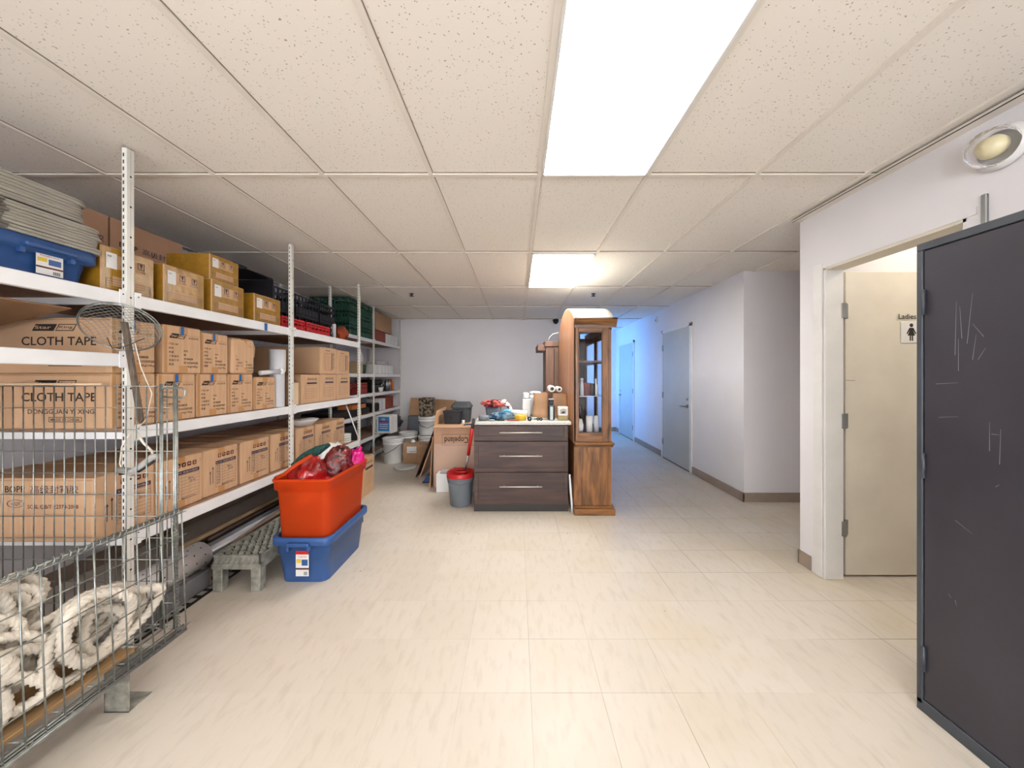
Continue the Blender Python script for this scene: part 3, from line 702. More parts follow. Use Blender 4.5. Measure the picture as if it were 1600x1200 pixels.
def orange_mat():
    m = mat('translucent orange plastic', 'd65a24', .35, var=.05, alpha=.82); n = m.node_tree.nodes; L = m.node_tree.links
    out = n['Material Output']; b_ = n['Principled BSDF']; tr = n.new('ShaderNodeBsdfTranslucent'); tr.inputs[0].default_value = lin('ff7a38'); mx = n.new('ShaderNodeMixShader'); mx.inputs[0].default_value = .55
    L.new(b_.outputs[0], mx.inputs[1]); L.new(tr.outputs[0], mx.inputs[2]); L.new(mx.outputs[0], out.inputs[0]); return m
M_or = orange_mat()
t = thing('storage_tote', 'tall translucent orange tote filled with bags, standing inside the blue tote', 'tote', (-1.41, 2.54, .012))
b = MB()
def R2(W, L, r=.04): return rrect(-W/2, W/2, -L/2, L/2, r)
loops(b, [(R2(.29, .46), 0), (R2(.305, .48), .05), (R2(.345, .55), .58), (R2(.35, .555), .6), (R2(.375, .58), .605), (R2(.38, .585), .66), (R2(.39, .6), .662), (R2(.39, .6), .675), (R2(.35, .56), .675), (R2(.335, .54), .58), (R2(.29, .46), .03)], M_or, True, True); b.obj('tub', t)
M_redbag = mat('thin red plastic bag', 'b0181c', .25, var=.3, vs=12, bump=.9, bs=28, spec=.8)
b = MB(); b.blob((-1.455, 2.44, .60), (.125, .155, .20), M_redbag, .18, 2.2, 3, 48, 30); 
b.tube([(-1.59, 2.28, .69), (-1.52, 2.25, .72), (-1.45, 2.28, .78), (-1.40, 2.36, .82)], .013, M_or, 8)
put('plastic_bag', b, (-1.46, 2.44, .61), 'crinkled red plastic bag bulging out of the front of the orange tote', 'bag')
b = MB(); b.blob((-1.35, 2.62, .60), (.10, .15, .24), mat('maroon netting bag', '8f2224', .35, var=.5, vs=40, bump=1, bs=40, spec=.7), .14, 2, 9, 48, 30)
put('net_bag', b, (-1.35, 2.58, .58), 'dark red net bag at the middle of the orange tote', 'bag')
b = MB(); b.tube([(-1.53, 2.36, .745), (-1.49, 2.42, .79), (-1.44, 2.5, .825), (-1.40, 2.58, .85)], [.02, .033, .034, .014], mat('teal netting', '14605a', .7, var=.5, vs=90, bump=1, bs=150), 10)
put('netting', b, (-1.46, 2.47, .79), 'roll of teal green netting lying over the red bag', 'net')
b = MB(); b.blob((-1.275, 2.74, .69), (.055, .08, .09), mat('magenta bag', 'd3127c', .35, var=.15, bump=.7, bs=25), .3, 2.5, 5); b.tube([(-1.25, 2.74, .77), (-1.24, 2.75, .80), (-1.23, 2.76, .785)], [.02, .012, .003], MATS['magenta bag'], 8)
put('plastic_bag', b, (-1.27, 2.73, .62), 'bright magenta bag poking out at the back of the orange tote', 'bag')
b = MB(); b.blob((-1.36, 2.775, .68), (.05, .05, .07), M_paper, .25, 2.5, 8); put('plastic_bag', b, (-1.35, 2.76, .62), 'small white bag beside the magenta bag in the orange tote', 'bag')

# blue tote and grey lids on near top shelf
t = thing('storage_tote', 'blue tote under a tall stack of grey lids on the top shelf', 'tote', (-2.17, 1.30, 1.771))
b = tote(.42, .60, .15, M_bluebin2, .02, rr=.04); b.obj('tub', t)
b = MB(); b.box(.218, .245, .06, .22, .105, .125, M_bluebin2, .005); b.box(.205, .225, .055, .07, .08, .115, M_bluebin2); b.box(.205, .225, .21, .225, .08, .115, M_bluebin2); b.obj('handle', t)
b = MB(); b.M = Matrix.Translation((.2085, .0, 0)) @ Matrix.Rotation(PI/2, 4, 'Z'); tote_label(b, .11, -.001, .012, .085, .10); b.obj('sticker', t)
b = MB()
loops(b, [(rrect(-.23, .23, -.32, .32, .06), 0), (rrect(-.235, .235, -.325, .325, .06), .006), (rrect(-.235, .235, -.325, .325, .06), .013), (rrect(-.22, .22, -.31, .31, .06), .016), (rrect(-.19, .19, -.28, .28, .05), .012)], M_lid, True, True)
b.box(.225, .24, -.05, .0, .001, .017, mat('dark grey plastic', '67635b', .5), .003)
me_lid = b.mesh('tote_cover')
for i in range(17):
    o = bpy.data.objects.new('tote_cover', me_lid); C.objects.link(o)
    j = random.Random(i*7+1); up = i > 8
    o.location = (-2.165+j.uniform(-.004, .004)-(.012 if up else 0), 1.305+j.uniform(-.012, .012)-(.05 if up else 0), 1.922+i*.0128+(.008 if up else 0)); o.scale = (1, 1, .74)
    tag(o, 'grey plastic tote lid, %s the tall stack on the blue tote' % ('topmost of' if i == 16 else 'bottommost of' if i == 0 else ('in upper half of' if up else 'in lower half of')), 'lid', 'grey tote lids stacked on the top shelf')

# ------------------------------------------------------------------ crates
def crate(W, D, H, mt, slats=7, thin=.006, rows=1):
    b = MB(); b.box(0, W, 0, D, 0, .006, mt)
    for k in range(rows+1):
        z = H*k/rows; z0, z1 = (z-.014, z) if k == rows else (z, z+.014)
        for q in ((0, W, 0, .01), (0, W, D-.01, D), (0, .01, 0, D), (W-.01, W, 0, D)): b.box(*q, z0, z1, mt)
    nx = max(2, round(slats*W/.4)); ny = max(2, round(slats*D/.4))
    for i in range(nx+1):
        x = (W-.012)*i/nx; b.box(x, x+.012, .001, .009, 0, H-.002, mt); b.box(x, x+.012, D-.009, D-.001, 0, H-.002, mt)
    for i in range(ny+1):
        y = (D-.012)*i/ny; b.box(.001, .009, y, y+.012, 0, H-.002, mt); b.box(W-.009, W-.001, y, y+.012, 0, H-.002, mt)
    for q in ((.003, W-.003, .004, .007), (.003, W-.003, D-.007, D-.004), (.004, .007, .003, D-.003), (W-.007, W-.004, .003, D-.003)):
        b.box(*q, .02, H*.42/rows, mt); b.box(*q, H*.62, H*.75, mt)
    return b.mesh('plastic_crate')
def place(me, nm, loc, label, cat, group=None, rz=0, sc=None):
    o = bpy.data.objects.new(nm, me); C.objects.link(o); o.location = loc; o.rotation_euler.z = rz
    if sc: o.scale = sc
    return tag(o, label, cat, group)
me_c = crate(.55, .40, .205, M_blkp); G = 'black plastic crates on the top shelf'
for i, (y, z, l) in enumerate(((3.02, 1.771, 'lower black slatted crate behind the second post'), (3.02, 1.977, 'upper black slatted crate behind the second post'), (3.44, 1.771, 'lower black slatted crate behind the larger red tray'), (3.44, 1.977, 'upper black slatted crate, beside the green crates'), (3.86, 1.771, 'black slatted crate at the far end of the top shelf, at the bottom'), (3.86, 1.977, 'black slatted crate at the far end of the top shelf, on top'))):
    place(me_c, 'plastic_crate', (-2.75, y, z), l, 'crate', G, 0, (1, 1 if i < 4 else .8, 1))
me_c = crate(.56, .37, .172, M_grn, 8); G = 'green plastic crates on the far top shelf'
for c_ in range(2):
    for r_ in range(3):
        place(me_c, 'plastic_crate', (-2.90, 4.83+c_*.385, 1.951+r_*.174), 'green slatted crate, %s of the %s stack' % (('bottom', 'middle', 'top')[r_], ('nearer', 'farther')[c_]), 'crate', G)
me_c = crate(.2, .40, .10, M_red, 6)
place(me_c, 'plastic_crate', (-2.17, 3.24, 1.771), 'larger red plastic tray on the top shelf before the black crates', 'crate', 'red trays on the top shelf')
place(me_c, 'plastic_crate', (-2.17, 2.90, 1.771), 'red plastic tray half hidden by the second post', 'crate', 'red trays on the top shelf', 0, (1, .78, 1))
b = MB(); b.box(-2.75, -2.1, 2.68, 2.98, 2.192, 2.20, M_blkp, .002); b.box(-2.4, -2.32, 2.84, 2.98, 2.2, 2.3, M_blkp, .004); b.box(-2.75, -2.1, 2.975, 2.985, 1.771, 2.19, M_blkp)
put('plastic_bracket', b, (-2.4, 2.98, 1.771), 'black plastic rack behind the last yellow-taped box', 'rack')
b = MB(); b.blob((-2.03, 4.0, 1.85), (.06, .11, .085), mat('rust orange cloth', 'a3441c', .8, var=.3), .25, 3, 4, flat=1.772); put('cloth_pouch', b, (-2.03, 4.0, 1.771), 'rust orange pouch on the top shelf beside the red tray', 'pouch')
b = MB(); b.bar((-2.0, 3.78, 1.771), (-2.0, 3.78, 1.93), .02, M_pvc, 12); put('plastic_tube', b, (-2.0, 3.78, 1.771), 'short grey tube standing at the end of the red tray', 'tube')

# cardboard flap on near bay shelf, strip of wood
b = MB(); b.M = Matrix.Translation((-2.35, 1.05, 1.47)) @ Matrix.Rotation(math.radians(-13), 4, 'Y'); b.box(-.45, .33, -.0, .55, .13, .137, M_cardd, .002); b.M = Matrix()
put('cardboard_sheet', b, (-2.3, 1.3, 1.471), 'loose brown cardboard sheet drooping on the near shelf left of the first post', 'cardboard')

# upright tube and horizontal tube
b = MB(); b.lathe([(.058, 0), (.058, .18), (.0, .18)], M_pvc, 24, (-1.99, 2.875, 1.40), caps=True); b.lathe([(.05, 0), (.05, .29)], M_pvc, 24, (-1.99, 2.875, 1.107), caps=True)
put('plastic_pipe', b, (-1.99, 2.875, 1.107), 'upright pale grey pipe standing before the second post on the middle shelf', 'pipe')
b = MB(); b.bar((-1.93, 2.60, 1.385), (-1.93, 2.815, 1.40), .017, M_pvc, 14); b.lathe([(0, -.02), (.024, -.02), (.026, 0), (0, .003)], M_white, 16, (-1.915, 2.83, 1.40), 'X')
put('pipe_fitting', b, (-1.93, 2.7, 1.385), 'thin pale horizontal tube laid on the last lower carton', 'pipe')
# basin and white lids
b = MB(); b.lathe([(0, 0), (.07, 0), (.115, .045), (.132, .06), (.133, .064), (.11, .048), (.068, .006), (0, .006)], M_white, 28, (-2.06, 3.33, .884)); b.box(-2.09, -2.03, 3.44, 3.485, .938, .946, M_white, .003)
put('plastic_basin', b, (-2.06, 3.33, .884), 'white plastic basin sitting on the bottom shelf cartons', 'basin')
for i in range(4):
    b = MB(); b.lathe([(0, 0), (.09, 0), (.095, .012), (.095, .02), (0, .024)], M_bucket, 20); tag(b.obj('bucket_cover', None, (-2.06, 4.08, .581+.026*i)), 'white bucket lid in a short stack at the end of the bottom shelf', 'lid', 'white bucket lids at the end of the bottom shelf')
b = MB(); b.blob((-1.79, 3.33, .36), (.075, .34, .36), mat('white foam sheet', 'e6e6e8', .6, var=.05, bump=.3, bs=15), .16, 2.2, 2, 40, 24, flat=.003)
put('foam_bundle', b, (-1.79, 3.3, 0), 'bundle of crumpled white foam sheet behind the orange tote', 'bundle')
b = MB(); carton_body(b, .32, .28, .42, M_card, .005); O = (0, 0, 0)
b.text('易碎防潮', O, FU, FV, .09, .35, .03, M_ink, maxw=.17); b.quad(O, FU, FV, .08, .28, .29, .315, M_inkb, .0009)
for i in range(6): b.quad(O, FU, FV, .08, .28, .12+i*.025, .122+i*.025, M_inkb, .0008)
b.add([(-.28, 0, .42), (-.28, .32, .42), (-.36, .32, .44), (-.36, 0, .44)], [(0, 1, 2, 3)], M_card)
mk(b.mesh('cardboard_carton'), (-1.72, 3.845, 0), 'open-topped carton standing on the floor behind the orange tote', None)

# ------------------------------------------------------------------ step stool
def step():
    t = thing('step_stool', 'low aluminium step stool with a serrated grating top on the floor', 'stool', (-1.77, 2.18, 0))
    W, L, H = .30, .70, .235; b = MB()
    b.box(-W/2, W/2, 0, .012, H-.062, H-.004, M_galvs, .002); b.box(-W/2, W/2, L-.012, L, H-.062, H-.004, M_galvs, .002)
    b.box(-W/2, -W/2+.01, 0, L, H-.062, H-.004, M_galvs, .002); b.box(W/2-.01, W/2, 0, L, H-.062, H-.004, M_galvs, .002)
    b.box(-W/2-.004, W/2+.004, -.004, L+.004, H-.092, H-.06, M_galvs, .003)
    for i in range(9):
        x = -W/2+.012+i*.032; b.bar((x-.008, -.002, H-.055), (x+.014, -.002, H-.02), .0022, M_steel, 5)
    b.obj('frame', t)
    b = MB(); b.box(-W/2+.01, W/2-.01, .012, L-.012, H-.03, H-.024, M_shadow)
    ny = 17; nx = 6
    for i in range(ny):
        y = .02+i*(L-.04)/ny
        for j in range(nx):
            x = -W/2+.02+j*(W-.04)/nx+(.02 if i % 2 else 0)-.008
            V = []; F = []; n = 5
            for k in range(n+1):
                a = PI*k/n; q = x+.019-.019*math.cos(a); V += [(q, y+.004*math.sin(a), H-.029), (q, y+.002+.006*math.sin(a), H-.014+.016*math.sin(a)), (q, y+.010+.010*math.sin(a), H-.018+.008*math.sin(a)), (q, y+.018, H-.029)]
            for k in range(n):
                for q in range(3): F.append((k*4+q, (k+1)*4+q, (k+1)*4+q+1, k*4+q+1))
            b.add(V, F, M_galvs)
    b.obj('grating', t)
    for x in (-W/2, W/2-.06):
        for y in (.0, L-.055):
            b = MB(); b.box(x, x+.06, y, y+.055, 0, H-.09, M_galvs, .004); b.obj('leg', t)
step()

# ------------------------------------------------------------------ pipes under the shelf
G = 'pipes and rods lying under the bottom shelf'
b = MB(); R_ = .082
b.lathe([(R_, 0), (R_, .6), (R_-.006, .6), (R_-.006, 0)], M_white, 32, (0, 0, 0), 'Y')
for i in range(9):
    for k in range(10):
        a = 2*PI*(k+.5*(i % 2))/10; y = .04+i*.064; rr = R_+.0008
        c0 = Vector((math.sin(a)*rr, y, math.cos(a)*rr)); tg = Vector((math.cos(a), 0, -math.sin(a)))
        b.add([c0+tg*(.005*math.cos(q*PI/3))+Vector((0, .005*math.sin(q*PI/3), 0)) for q in range(6)], [(0, 1, 2, 3, 4, 5)], M_shadow)
tag(b.obj('perforated_pipe', None, (-2.07, 1.66, .197)), 'thick white perforated pipe lying left of the steel step', 'pipe')
b = MB(); b.box(-2.16, -1.99, 1.66, 2.24, .0, .112, mat('dull grey duct', '7d7c80', .5), .006); put('duct_section', b, (-2.07, 1.9, .0), 'dull grey duct beneath the white perforated pipe', 'duct')
b = MB(); b.box(-1.985, -1.93, 1.76, 2.42, .0, .012, M_blackm, .002)
for i in range(9): b.box(-1.975, -1.94, 1.78+i*.07, 1.82+i*.07, .012, .0135, M_lid); b.M = Matrix()
put('slotted_channel', b, (-1.95, 2.1, 0), 'black and grey slotted channel on the floor in front of the grey duct', 'channel')
cols = {'white': 'e2e3e6', 'pale grey': 'aeb0b4', 'dark brown': '3c2c25', 'black': '222024', 'taupe': '8a7566', 'steel grey': '73767b', 'tan': 'a58a69'}
rods = [(-2.02, .02, .02, 'black'), (-2.075, .02, .022, 'steel grey'), (-2.13, .025, .025, 'taupe'), (-2.2, .025, .025, 'white'), (-2.27, .03, .028, 'dark brown'), (-2.35, .03, .03, 'pale grey'),
        (-2.03, .065, .02, 'steel grey'), (-2.09, .07, .022, 'black'), (-2.15, .075, .022, 'white'), (-2.22, .08, .025, 'taupe'), (-2.3, .085, .027, 'black'),
        (-2.04, .112, .022, 'dark brown'), (-2.10, .115, .022, 'pale grey'), (-2.165, .12, .02, 'black'), (-2.235, .13, .022, 'tan'), (-2.31, .135, .022, 'dark brown'),
        (-2.045, .158, .022, 'taupe'), (-2.105, .163, .024, 'white'), (-2.17, .165, .021, 'steel grey'), (-2.24, .175, .022, 'dark brown'), (-2.31, .18, .02, 'tan')]
pl = {.02: 'bottom layer', .0: ''}
for i, (x, z, r, c) in enumerate(rods):
    y0 = 2.30+((i*37) % 11)*.02; y1 = 4.0+((i*53) % 7)*.04; lay = 'bottom' if z < .05 else 'second' if z < .1 else 'third' if z < .15 else 'top'
    j = ((i*29) % 9-4)*.002
    b = MB(); b.bar((x-j, y0, z), (x+j, y1, z), r, mat('rod '+c, cols[c], .35, var=.08), 12)
    nth = ['nearest the room', 'second in', 'third in', 'fourth in', 'fifth in', 'sixth in'][sum(1 for q in rods[:i] if abs(q[1]-z) < .026 and abs(q[0]-x) < .4 and (('bottom' if q[1] < .05 else 'second' if q[1] < .1 else 'third' if q[1] < .15 else 'top') == lay))]
    put('pipe_length', b, (x, (y0+y1)/2, 0), '%s length of pipe under the bottom shelf, %s layer, %s' % (c, lay, nth), 'pipe', G)
b = MB(); b.tube([(-1.99, 2.26, .22), (-2.02, 2.5, .2), (-2.03, 3.0, .21), (-2.04, 3.5, .2)], [.008, .014, .016, .014], MATS['rod white'], 10); put('plastic_wand', b, (-2.0, 2.8, .18), 'thin white wand resting on top of the pipes behind the step stool', 'rod')
b = MB(); b.tube([(-1.96, 2.3, .2), (-1.985, 2.7, .222), (-1.985, 3.4, .25)], [.006, .016, .018], MATS['rod taupe'], 10); put('plastic_wand', b, (-1.98, 2.8, .18), 'thin taupe wand resting on top of the pipes behind the step stool', 'rod')

# ------------------------------------------------------------------ wire basket with rope
def wire_basket():
    x1, x0, y0, y1, zb = -1.53, -2.42, .56, 1.60, .2
    t = thing('wire_basket', 'large galvanised wire mesh basket with hinged front holding white rope', 'basket', (x1, y1, 0))
    off = (-x1, -y1, 0); r = .0026; sp = .0475
    def fin(b, n): o = b.obj(n, t); o.location = off; return o
    b = MB(); z0, z1 = zb, 1.315; xe = x1-.04
    x = xe; k = 0
    while x > x0: b.bar((x, y1, z0), (x, y1, z1), r*1.0, M_galv, 6); x -= sp
    z = z1
    while z > z0: b.bar((x0, y1-.004, z), (xe, y1-.004, z), r*.8, M_galv, 6); z -= .1
    for xx in (xe, xe-.008, xe-.062, xe-.07): b.bar((xx, y1-.008, z0), (xx, y1-.008, z1+.01), r*1.5, M_galv, 8)
    b.tube([(xe-.07, y1-.01, z1-.02), (xe-.07+.02, y1-.01, z1-.01), (xe+.03, y1-.01, z1-.01), (xe+.045, y1-.01, z1-.02), (xe+.045, y1-.01, z1-.045), (xe+.03, y1-.01, z1-.052), (xe-.06, y1-.01, z1-.052)], r*1.6, M_galv, 8)
    fin(b, 'end_panel')
    b = MB(); zt = .745   # hinged side panel facing the room, leaning a little
    def P(y, z): return (x1+(z-zb)*-.04, y, z)
    y = y1; i = 0
    while y > y0: b.bar(P(y, zb), P(y, zt), r, M_galv, 6); y -= sp; i += 1
    for k in range(6):
        z = zb+.01+k*.104; b.bar(P(y0, z), P(y1+.02, z), r*.95, M_galv, 6)
    b.bar(P(y0, zt), P(y1, zt), .006, M_galv, 8)
    n = 560; b.tube([Vector(P(y0+(y1-y0)*i/n, zt))+Vector((.010*math.cos(i*.55), 0, .010*math.sin(i*.55))) for i in range(n)], .0018, M_galv, 5)
    fin(b, 'side_panel')
    b = MB(); n = 360; b.tube([Vector((x1-.028-(.02*i/n), y1-.012, zb+(zt-zb)*i/n))+Vector((.012*math.cos(i*.55), .006*math.sin(i*.55), 0)) for i in range(n)], .0017, M_galv, 5); fin(b, 'coil_hinge')
    b = MB(); x = x1
    while x > x0: b.bar((x, y0, zb), (x, y1, zb), r, M_galv, 6); x -= sp
    y = y1
    while y > y0: b.bar((x0, y, zb-.004), (x1, y, zb-.004), r, M_galv, 6); y -= .1
    b.bar((x1, y0, zb-.008), (x1, y1, zb-.008), .007, M_galv, 8); b.bar((x1-.012, y0, zb+.012), (x1-.012, y1, zb+.012), .005, M_galv, 8)
    b.box(x1-.045, x1-.02, y0, y1, zb-.03, zb-.008, M_blackm)
    fin(b, 'floor_mesh')
    for xx in (x0, ):
        b = MB(); y = y1
        while y > y0: b.bar((xx, y, zb), (xx, y, 1.3), r, M_galv, 5); y -= sp
        for k in range(11): b.bar((xx, y0, zb+.01+k*.108), (xx, y1, zb+.01+k*.108), r, M_galv, 5)
        fin(b, 'side_panel')
    b = MB(); x = x1
    while x > x0: b.bar((x, y0, zb), (x, y0, 1.3), r, M_galv, 5); x -= sp
    for k in range(11): b.bar((x0, y0, zb+.01+k*.108), (x1, y0, zb+.01+k*.108), r, M_galv, 5)
    # near end panel kept low so that it reads as the far one does
    b = MB(); x = x1
    while x > x0: b.bar((x, y0, zb), (x, y0, .7), r, M_galv, 5); x -= sp
    for k in range(5): b.bar((x0, y0, zb+.01+k*.108), (x1, y0, zb+.01+k*.108), r, M_galv, 5)
    fin(b, 'end_panel')
    for (fx, fy) in ((x1-.14, y1-.2), (x1-.14, y0+.1), (x0+.05, y1-.2), (x0+.05, y0+.1)):
        b = MB(); b.box(fx, fx+.1, fy, fy+.003, .0, zb-.008, M_galvs); b.box(fx, fx+.003, fy, fy+.09, 0, zb-.008, M_galvs); b.box(fx, fx+.1, fy, fy+.09, .0, .004, M_galvs); b.box(fx, fx+.1, fy, fy+.09, zb-.012, zb-.008, M_galvs); fin(b, 'foot')
wire_basket()
def catmull(P, n):
    out = []; N = len(P)
    for i in range(N-1):
        p0, p1, p2, p3 = P[max(i-1, 0)], P[i], P[i+1], P[min(i+2, N-1)]
        for k in range(n):
            t = k/n; out.append(.5*((2*p1)+(p2-p0)*t+(2*p0-5*p1+4*p2-p3)*t*t+(3*p1-p0-3*p2+p3)*t*t*t))
    out.append(P[-1]); return out
def rope(seed, x, ya, yb, zlo, zhi, turns, label, r=.0165):
    rn = random.Random(seed); P = []; N = turns*9; a = rn.random()*6
    cy = rn.uniform(ya+.1, yb-.1); cz = (zlo+zhi)/2; Rr = .1; ux = x
    for i in range(N):
        if i % 9 == 0: ty, tz, tr, tx = rn.uniform(ya+.08, yb-.08), rn.uniform(zlo+.07, zhi-.07), rn.uniform(.07, .17), x+rn.uniform(-.10, .10); rat = rn.uniform(.45, 1.0); ti = rn.uniform(-.9, .9)
        cy += (ty-cy)*.2; cz += (tz-cz)*.2; Rr += (tr-Rr)*.3; ux += (tx-ux)*.25
        a += 2*PI/9*rn.uniform(.85, 1.15)
        dy, dz = Rr*math.cos(a), Rr*rat*math.sin(a)
        P.append(Vector((ux+.03*math.sin(a*2+seed), cy+dy*math.cos(ti*.5)-dz*math.sin(ti*.5), cz+dz*math.cos(ti*.5)+dy*math.sin(ti*.5))))
    P = [Vector((min(p.x, -1.575), min(p.y, 1.575), max(p.z, .245))) for p in P]
    for _ in range(1): P = [P[0]]+[(P[k-1]+P[k]*3+P[k+1])/5 for k in range(1, len(P)-1)]+[P[-1]]
    pts = catmull(P, 30); b = MB(); b.tube(pts, r, M_rope, 10, lobes=(3, .17, 100))
    put('rope', b, (x, (ya+yb)/2, .22), label, 'rope', 'white cotton ropes heaped in the wire basket')
rope(1, -1.66, 1.14, 1.56, .23, .50, 10, 'coil of thick white rope at the far end of the wire basket')
rope(2, -1.68, .84, 1.30, .23, .56, 12, 'loops of thick white rope pressed against the middle of the basket mesh')
rope(5, -1.70, .60, 1.00, .23, .60, 11, 'loops of thick white rope at the near end of the wire basket')
rope(9, -1.90, 1.0, 1.5, .35, .64, 11, 'thick white rope heaped at the rear of the wire basket')
rope(12, -1.92, .70, 1.2, .40, .68, 11, 'thick white rope on top of the heap, next to the beige hank')
b = MB(); b.blob((-2.14, 1.05, .40), (.22, .36, .2), mat('unspun cotton hank', 'c9b8a4', .95, var=.15, vs=10, bump=.8, bs=60, stretch=(6, 1, 6)), .2, 2, 3, 40, 24, flat=.224); put('cotton_hank', b, (-2.12, 1.0, .205), 'soft beige hank of unspun cotton behind the ropes in the basket', 'rope')
b = MB(); b.box(-2.3, -1.60, .62, 1.45, .2065, .222, mat('raw plywood', 'b08c60', .7, var=.15, vs=10, stretch=(8, 1, 1)), .002); put('plywood_board', b, (-1.9, 1.1, .2065), 'pale plywood board at the bottom of the wire basket', 'board')
b = MB(); b.box(-2.4, -1.92, 1.594, 1.606, 1.319, 1.329, mat('pale wood strip', 'd8bf9d', .6), .002); put('wood_strip', b, (-2.2, 1.6, 1.319), 'thin pale wood strip lying along the top of the tall basket end', 'strip')

# strainer hanging on first post
t = thing('wire_strainer', 'round wire mesh strainer with long wooden handle hanging on the first post', 'strainer', (-1.83, 1.60, 1.585))
b = MB(); tilt = Matrix.Rotation(math.radians(38), 4, 'X') @ Matrix.Rotation(.25, 4, 'Z'); b.M = tilt
rr = .148
for q, z in ((rr, 0), (rr*.95, -.006)): b.tube([(q*math.cos(a*PI/24), 0+q*math.sin(a*PI/24)*.72*0+0, 0) if False else (q*math.cos(a*PI/24), z, q*.86*math.sin(a*PI/24)) for a in range(48)], .0022, M_galv, 6, closed=True)
for k in range(-8, 9):
    c = k*rr/9; h = math.sqrt(rr*rr-c*c)
    n = 8; b.tube([(c, .04*(1-((i/n*2-1)**2))*(h/rr), h*.86*(i/n*2-1)) for i in range(n+1)], .0011, M_galv, 4)
    b.tube([(h*(i/n*2-1), .04*(1-((i/n*2-1)**2))*(h/rr), c*.86) for i in range(n+1)], .0011, M_galv, 4)
b.obj('mesh_bowl', t)
b = MB(); b.M = Matrix(); b.prism([(-.012, 0), (.012, 0), (.088, -.46), (.078, -.475), (.066, -.46)], -.012, 0, mat('weathered bamboo', '6d5e50', .7, var=.25, vs=20, stretch=(6, 6, 1)), 'Y'); hb = b.obj('handle', t); hb.location = (-.01, .028, .03)
b = MB(); b.tube([(-.03, -.03, -.05), (.0, -.035, -.1), (.05, -.03, -.09), (.12, -.01, -.05)], .0018, M_blackm, 5); b.obj('binding_wire', t)
b = MB(); b.tube([(-1.79, 1.62, 1.52), (-1.76, 1.62, 1.4), (-1.73, 1.64, 1.28), (-1.745, 1.63, 1.16), (-1.79, 1.62, 1.10)], .002, M_rope, 5)
b.tube([(-1.79, 1.62, 1.11), (-1.75, 1.62, 1.05), (-1.71, 1.62, 1.01), (-1.70, 1.62, .98)], .005, M_rope, 6); b.tube([(-1.80, 1.62, 1.11), (-1.85, 1.62, 1.03), (-1.86, 1.62, .95), (-1.85, 1.62, .93)], .003, M_rope, 6)
put('cord', b, (-1.79, 1.62, 1.1), 'thin white cord dangling from the strainer handle', 'cord')
b = MB(); b.tube([(-1.865, 1.62, .925), (-1.80, 1.62, .91), (-1.74, 1.62, .95), (-1.70, 1.62, .985), (-1.68, 1.62, .985)], [.014, .018, .018, .017, .012], mat('grey rubber', 'a3a09a', .5), 10); b.tube([(-1.85, 1.612, .905), (-1.76, 1.612, .918), (-1.69, 1.612, .965)], .006, M_blackm, 6)
put('rubber_hose', b, (-1.80, 1.62, .91), 'short curved grey hose hanging from the cord behind the basket mesh', 'hose')

# ------------------------------------------------------------------ drawer cabinet and its top
t = thing('drawer_cabinet', 'dark espresso cabinet with three drawers and steel bar handles', 'cabinet', (.04, 3.47, 0))
b = MB(); b.box(-.475, .475, .03, .60, .075, .874, M_espr); b.box(-.475, .475, .018, .6, 0, .075, mat('dark plinth', '34302d', .5)); b.obj('body', t)
for (z0, z1, hz) in ((.712, .866, .772), (.402, .706, .54), (.08, .396, .235)):
    b = MB(); b.box(-.47, .47, 0, .028, z0, z1, M_espr, .002)
    fr = .042
    if z1-z0 > .2:
        for q in ((-.469, .469, z1-fr, z1-.001), (-.469, .469, z0+.001, z0+fr), (-.469, -.47+fr, z0+fr, z1-fr), (.47-fr, .469, z0+fr, z1-fr)): b.box(q[0], q[1], -.006, -.0002, q[2], q[3], M_espr, .001)
    else:
        for q in ((-.469, .469, z1-.02, z1-.001), (-.469, .469, z0+.001, z0+.05), (-.469, -.47+fr, z0+.05, z1-.02), (.47-fr, .469, z0+.05, z1-.02)): b.box(q[0], q[1], -.006, -.0002, q[2], q[3], M_espr, .001)
    d = b.obj('drawer', t)
    h = MB(); hz2 = hz+.028; h.bar((-.215, -.036, hz2), (.21, -.036, hz2), .006, M_chrome, 10)
    for x in (-.17, .165): h.bar((x, -.036, hz2), (x, .0, hz2), .004, M_chrome, 8)
    ho = h.obj('handle', d); ho['label'] = 'brushed steel bar handle'
b = MB(); b.box(-.475, .50, -.02, .62, .875, .905, M_counter, .003); b.obj('countertop', t)
CT = .906
def cup(name, x, y, prof, mt, label, cat='container', z=CT, n=24, group=None):
    b = MB(); b.lathe(prof, mt, n); return tag(b.obj(name, None, (x, y, z)), label, cat, group)
# grey bin with red cloth
b = MB(); loops(b, [(rrect(-.075, .075, -.06, .06, .02), 0), (rrect(-.088, .088, -.07, .07, .02), .115), (rrect(-.083, .083, -.065, .065, .02), .115), (rrect(-.072, .072, -.055, .055, .02), .006)], mat('slate plastic', '565a68', .5), True, True)
tag(b.obj('plastic_bin', None, (-.262, 3.86, CT)), 'small slate grey bin on the cabinet top under a red cloth', 'bin')
def pat_mat(name, c1, c2, sc=14):
    m = mat(name, c1, .85, bump=.4, bs=40, vs=sc, col2=c2); m.node_tree.nodes['Color Ramp'].color_ramp.elements[0].position = .46; m.node_tree.nodes['Color Ramp'].color_ramp.elements[1].position = .52; return m
b = MB(); b.blob((-.262, 3.86, 1.05), (.125, .09, .045), pat_mat('red patterned cloth', 'c25a55', '4a1518', 18), .45, 2.6, 5, 40, 20, flat=1.023); put('folded_cloth', b, (-.262, 3.86, 1.023), 'red patterned cloth bundled on the small grey bin', 'cloth')
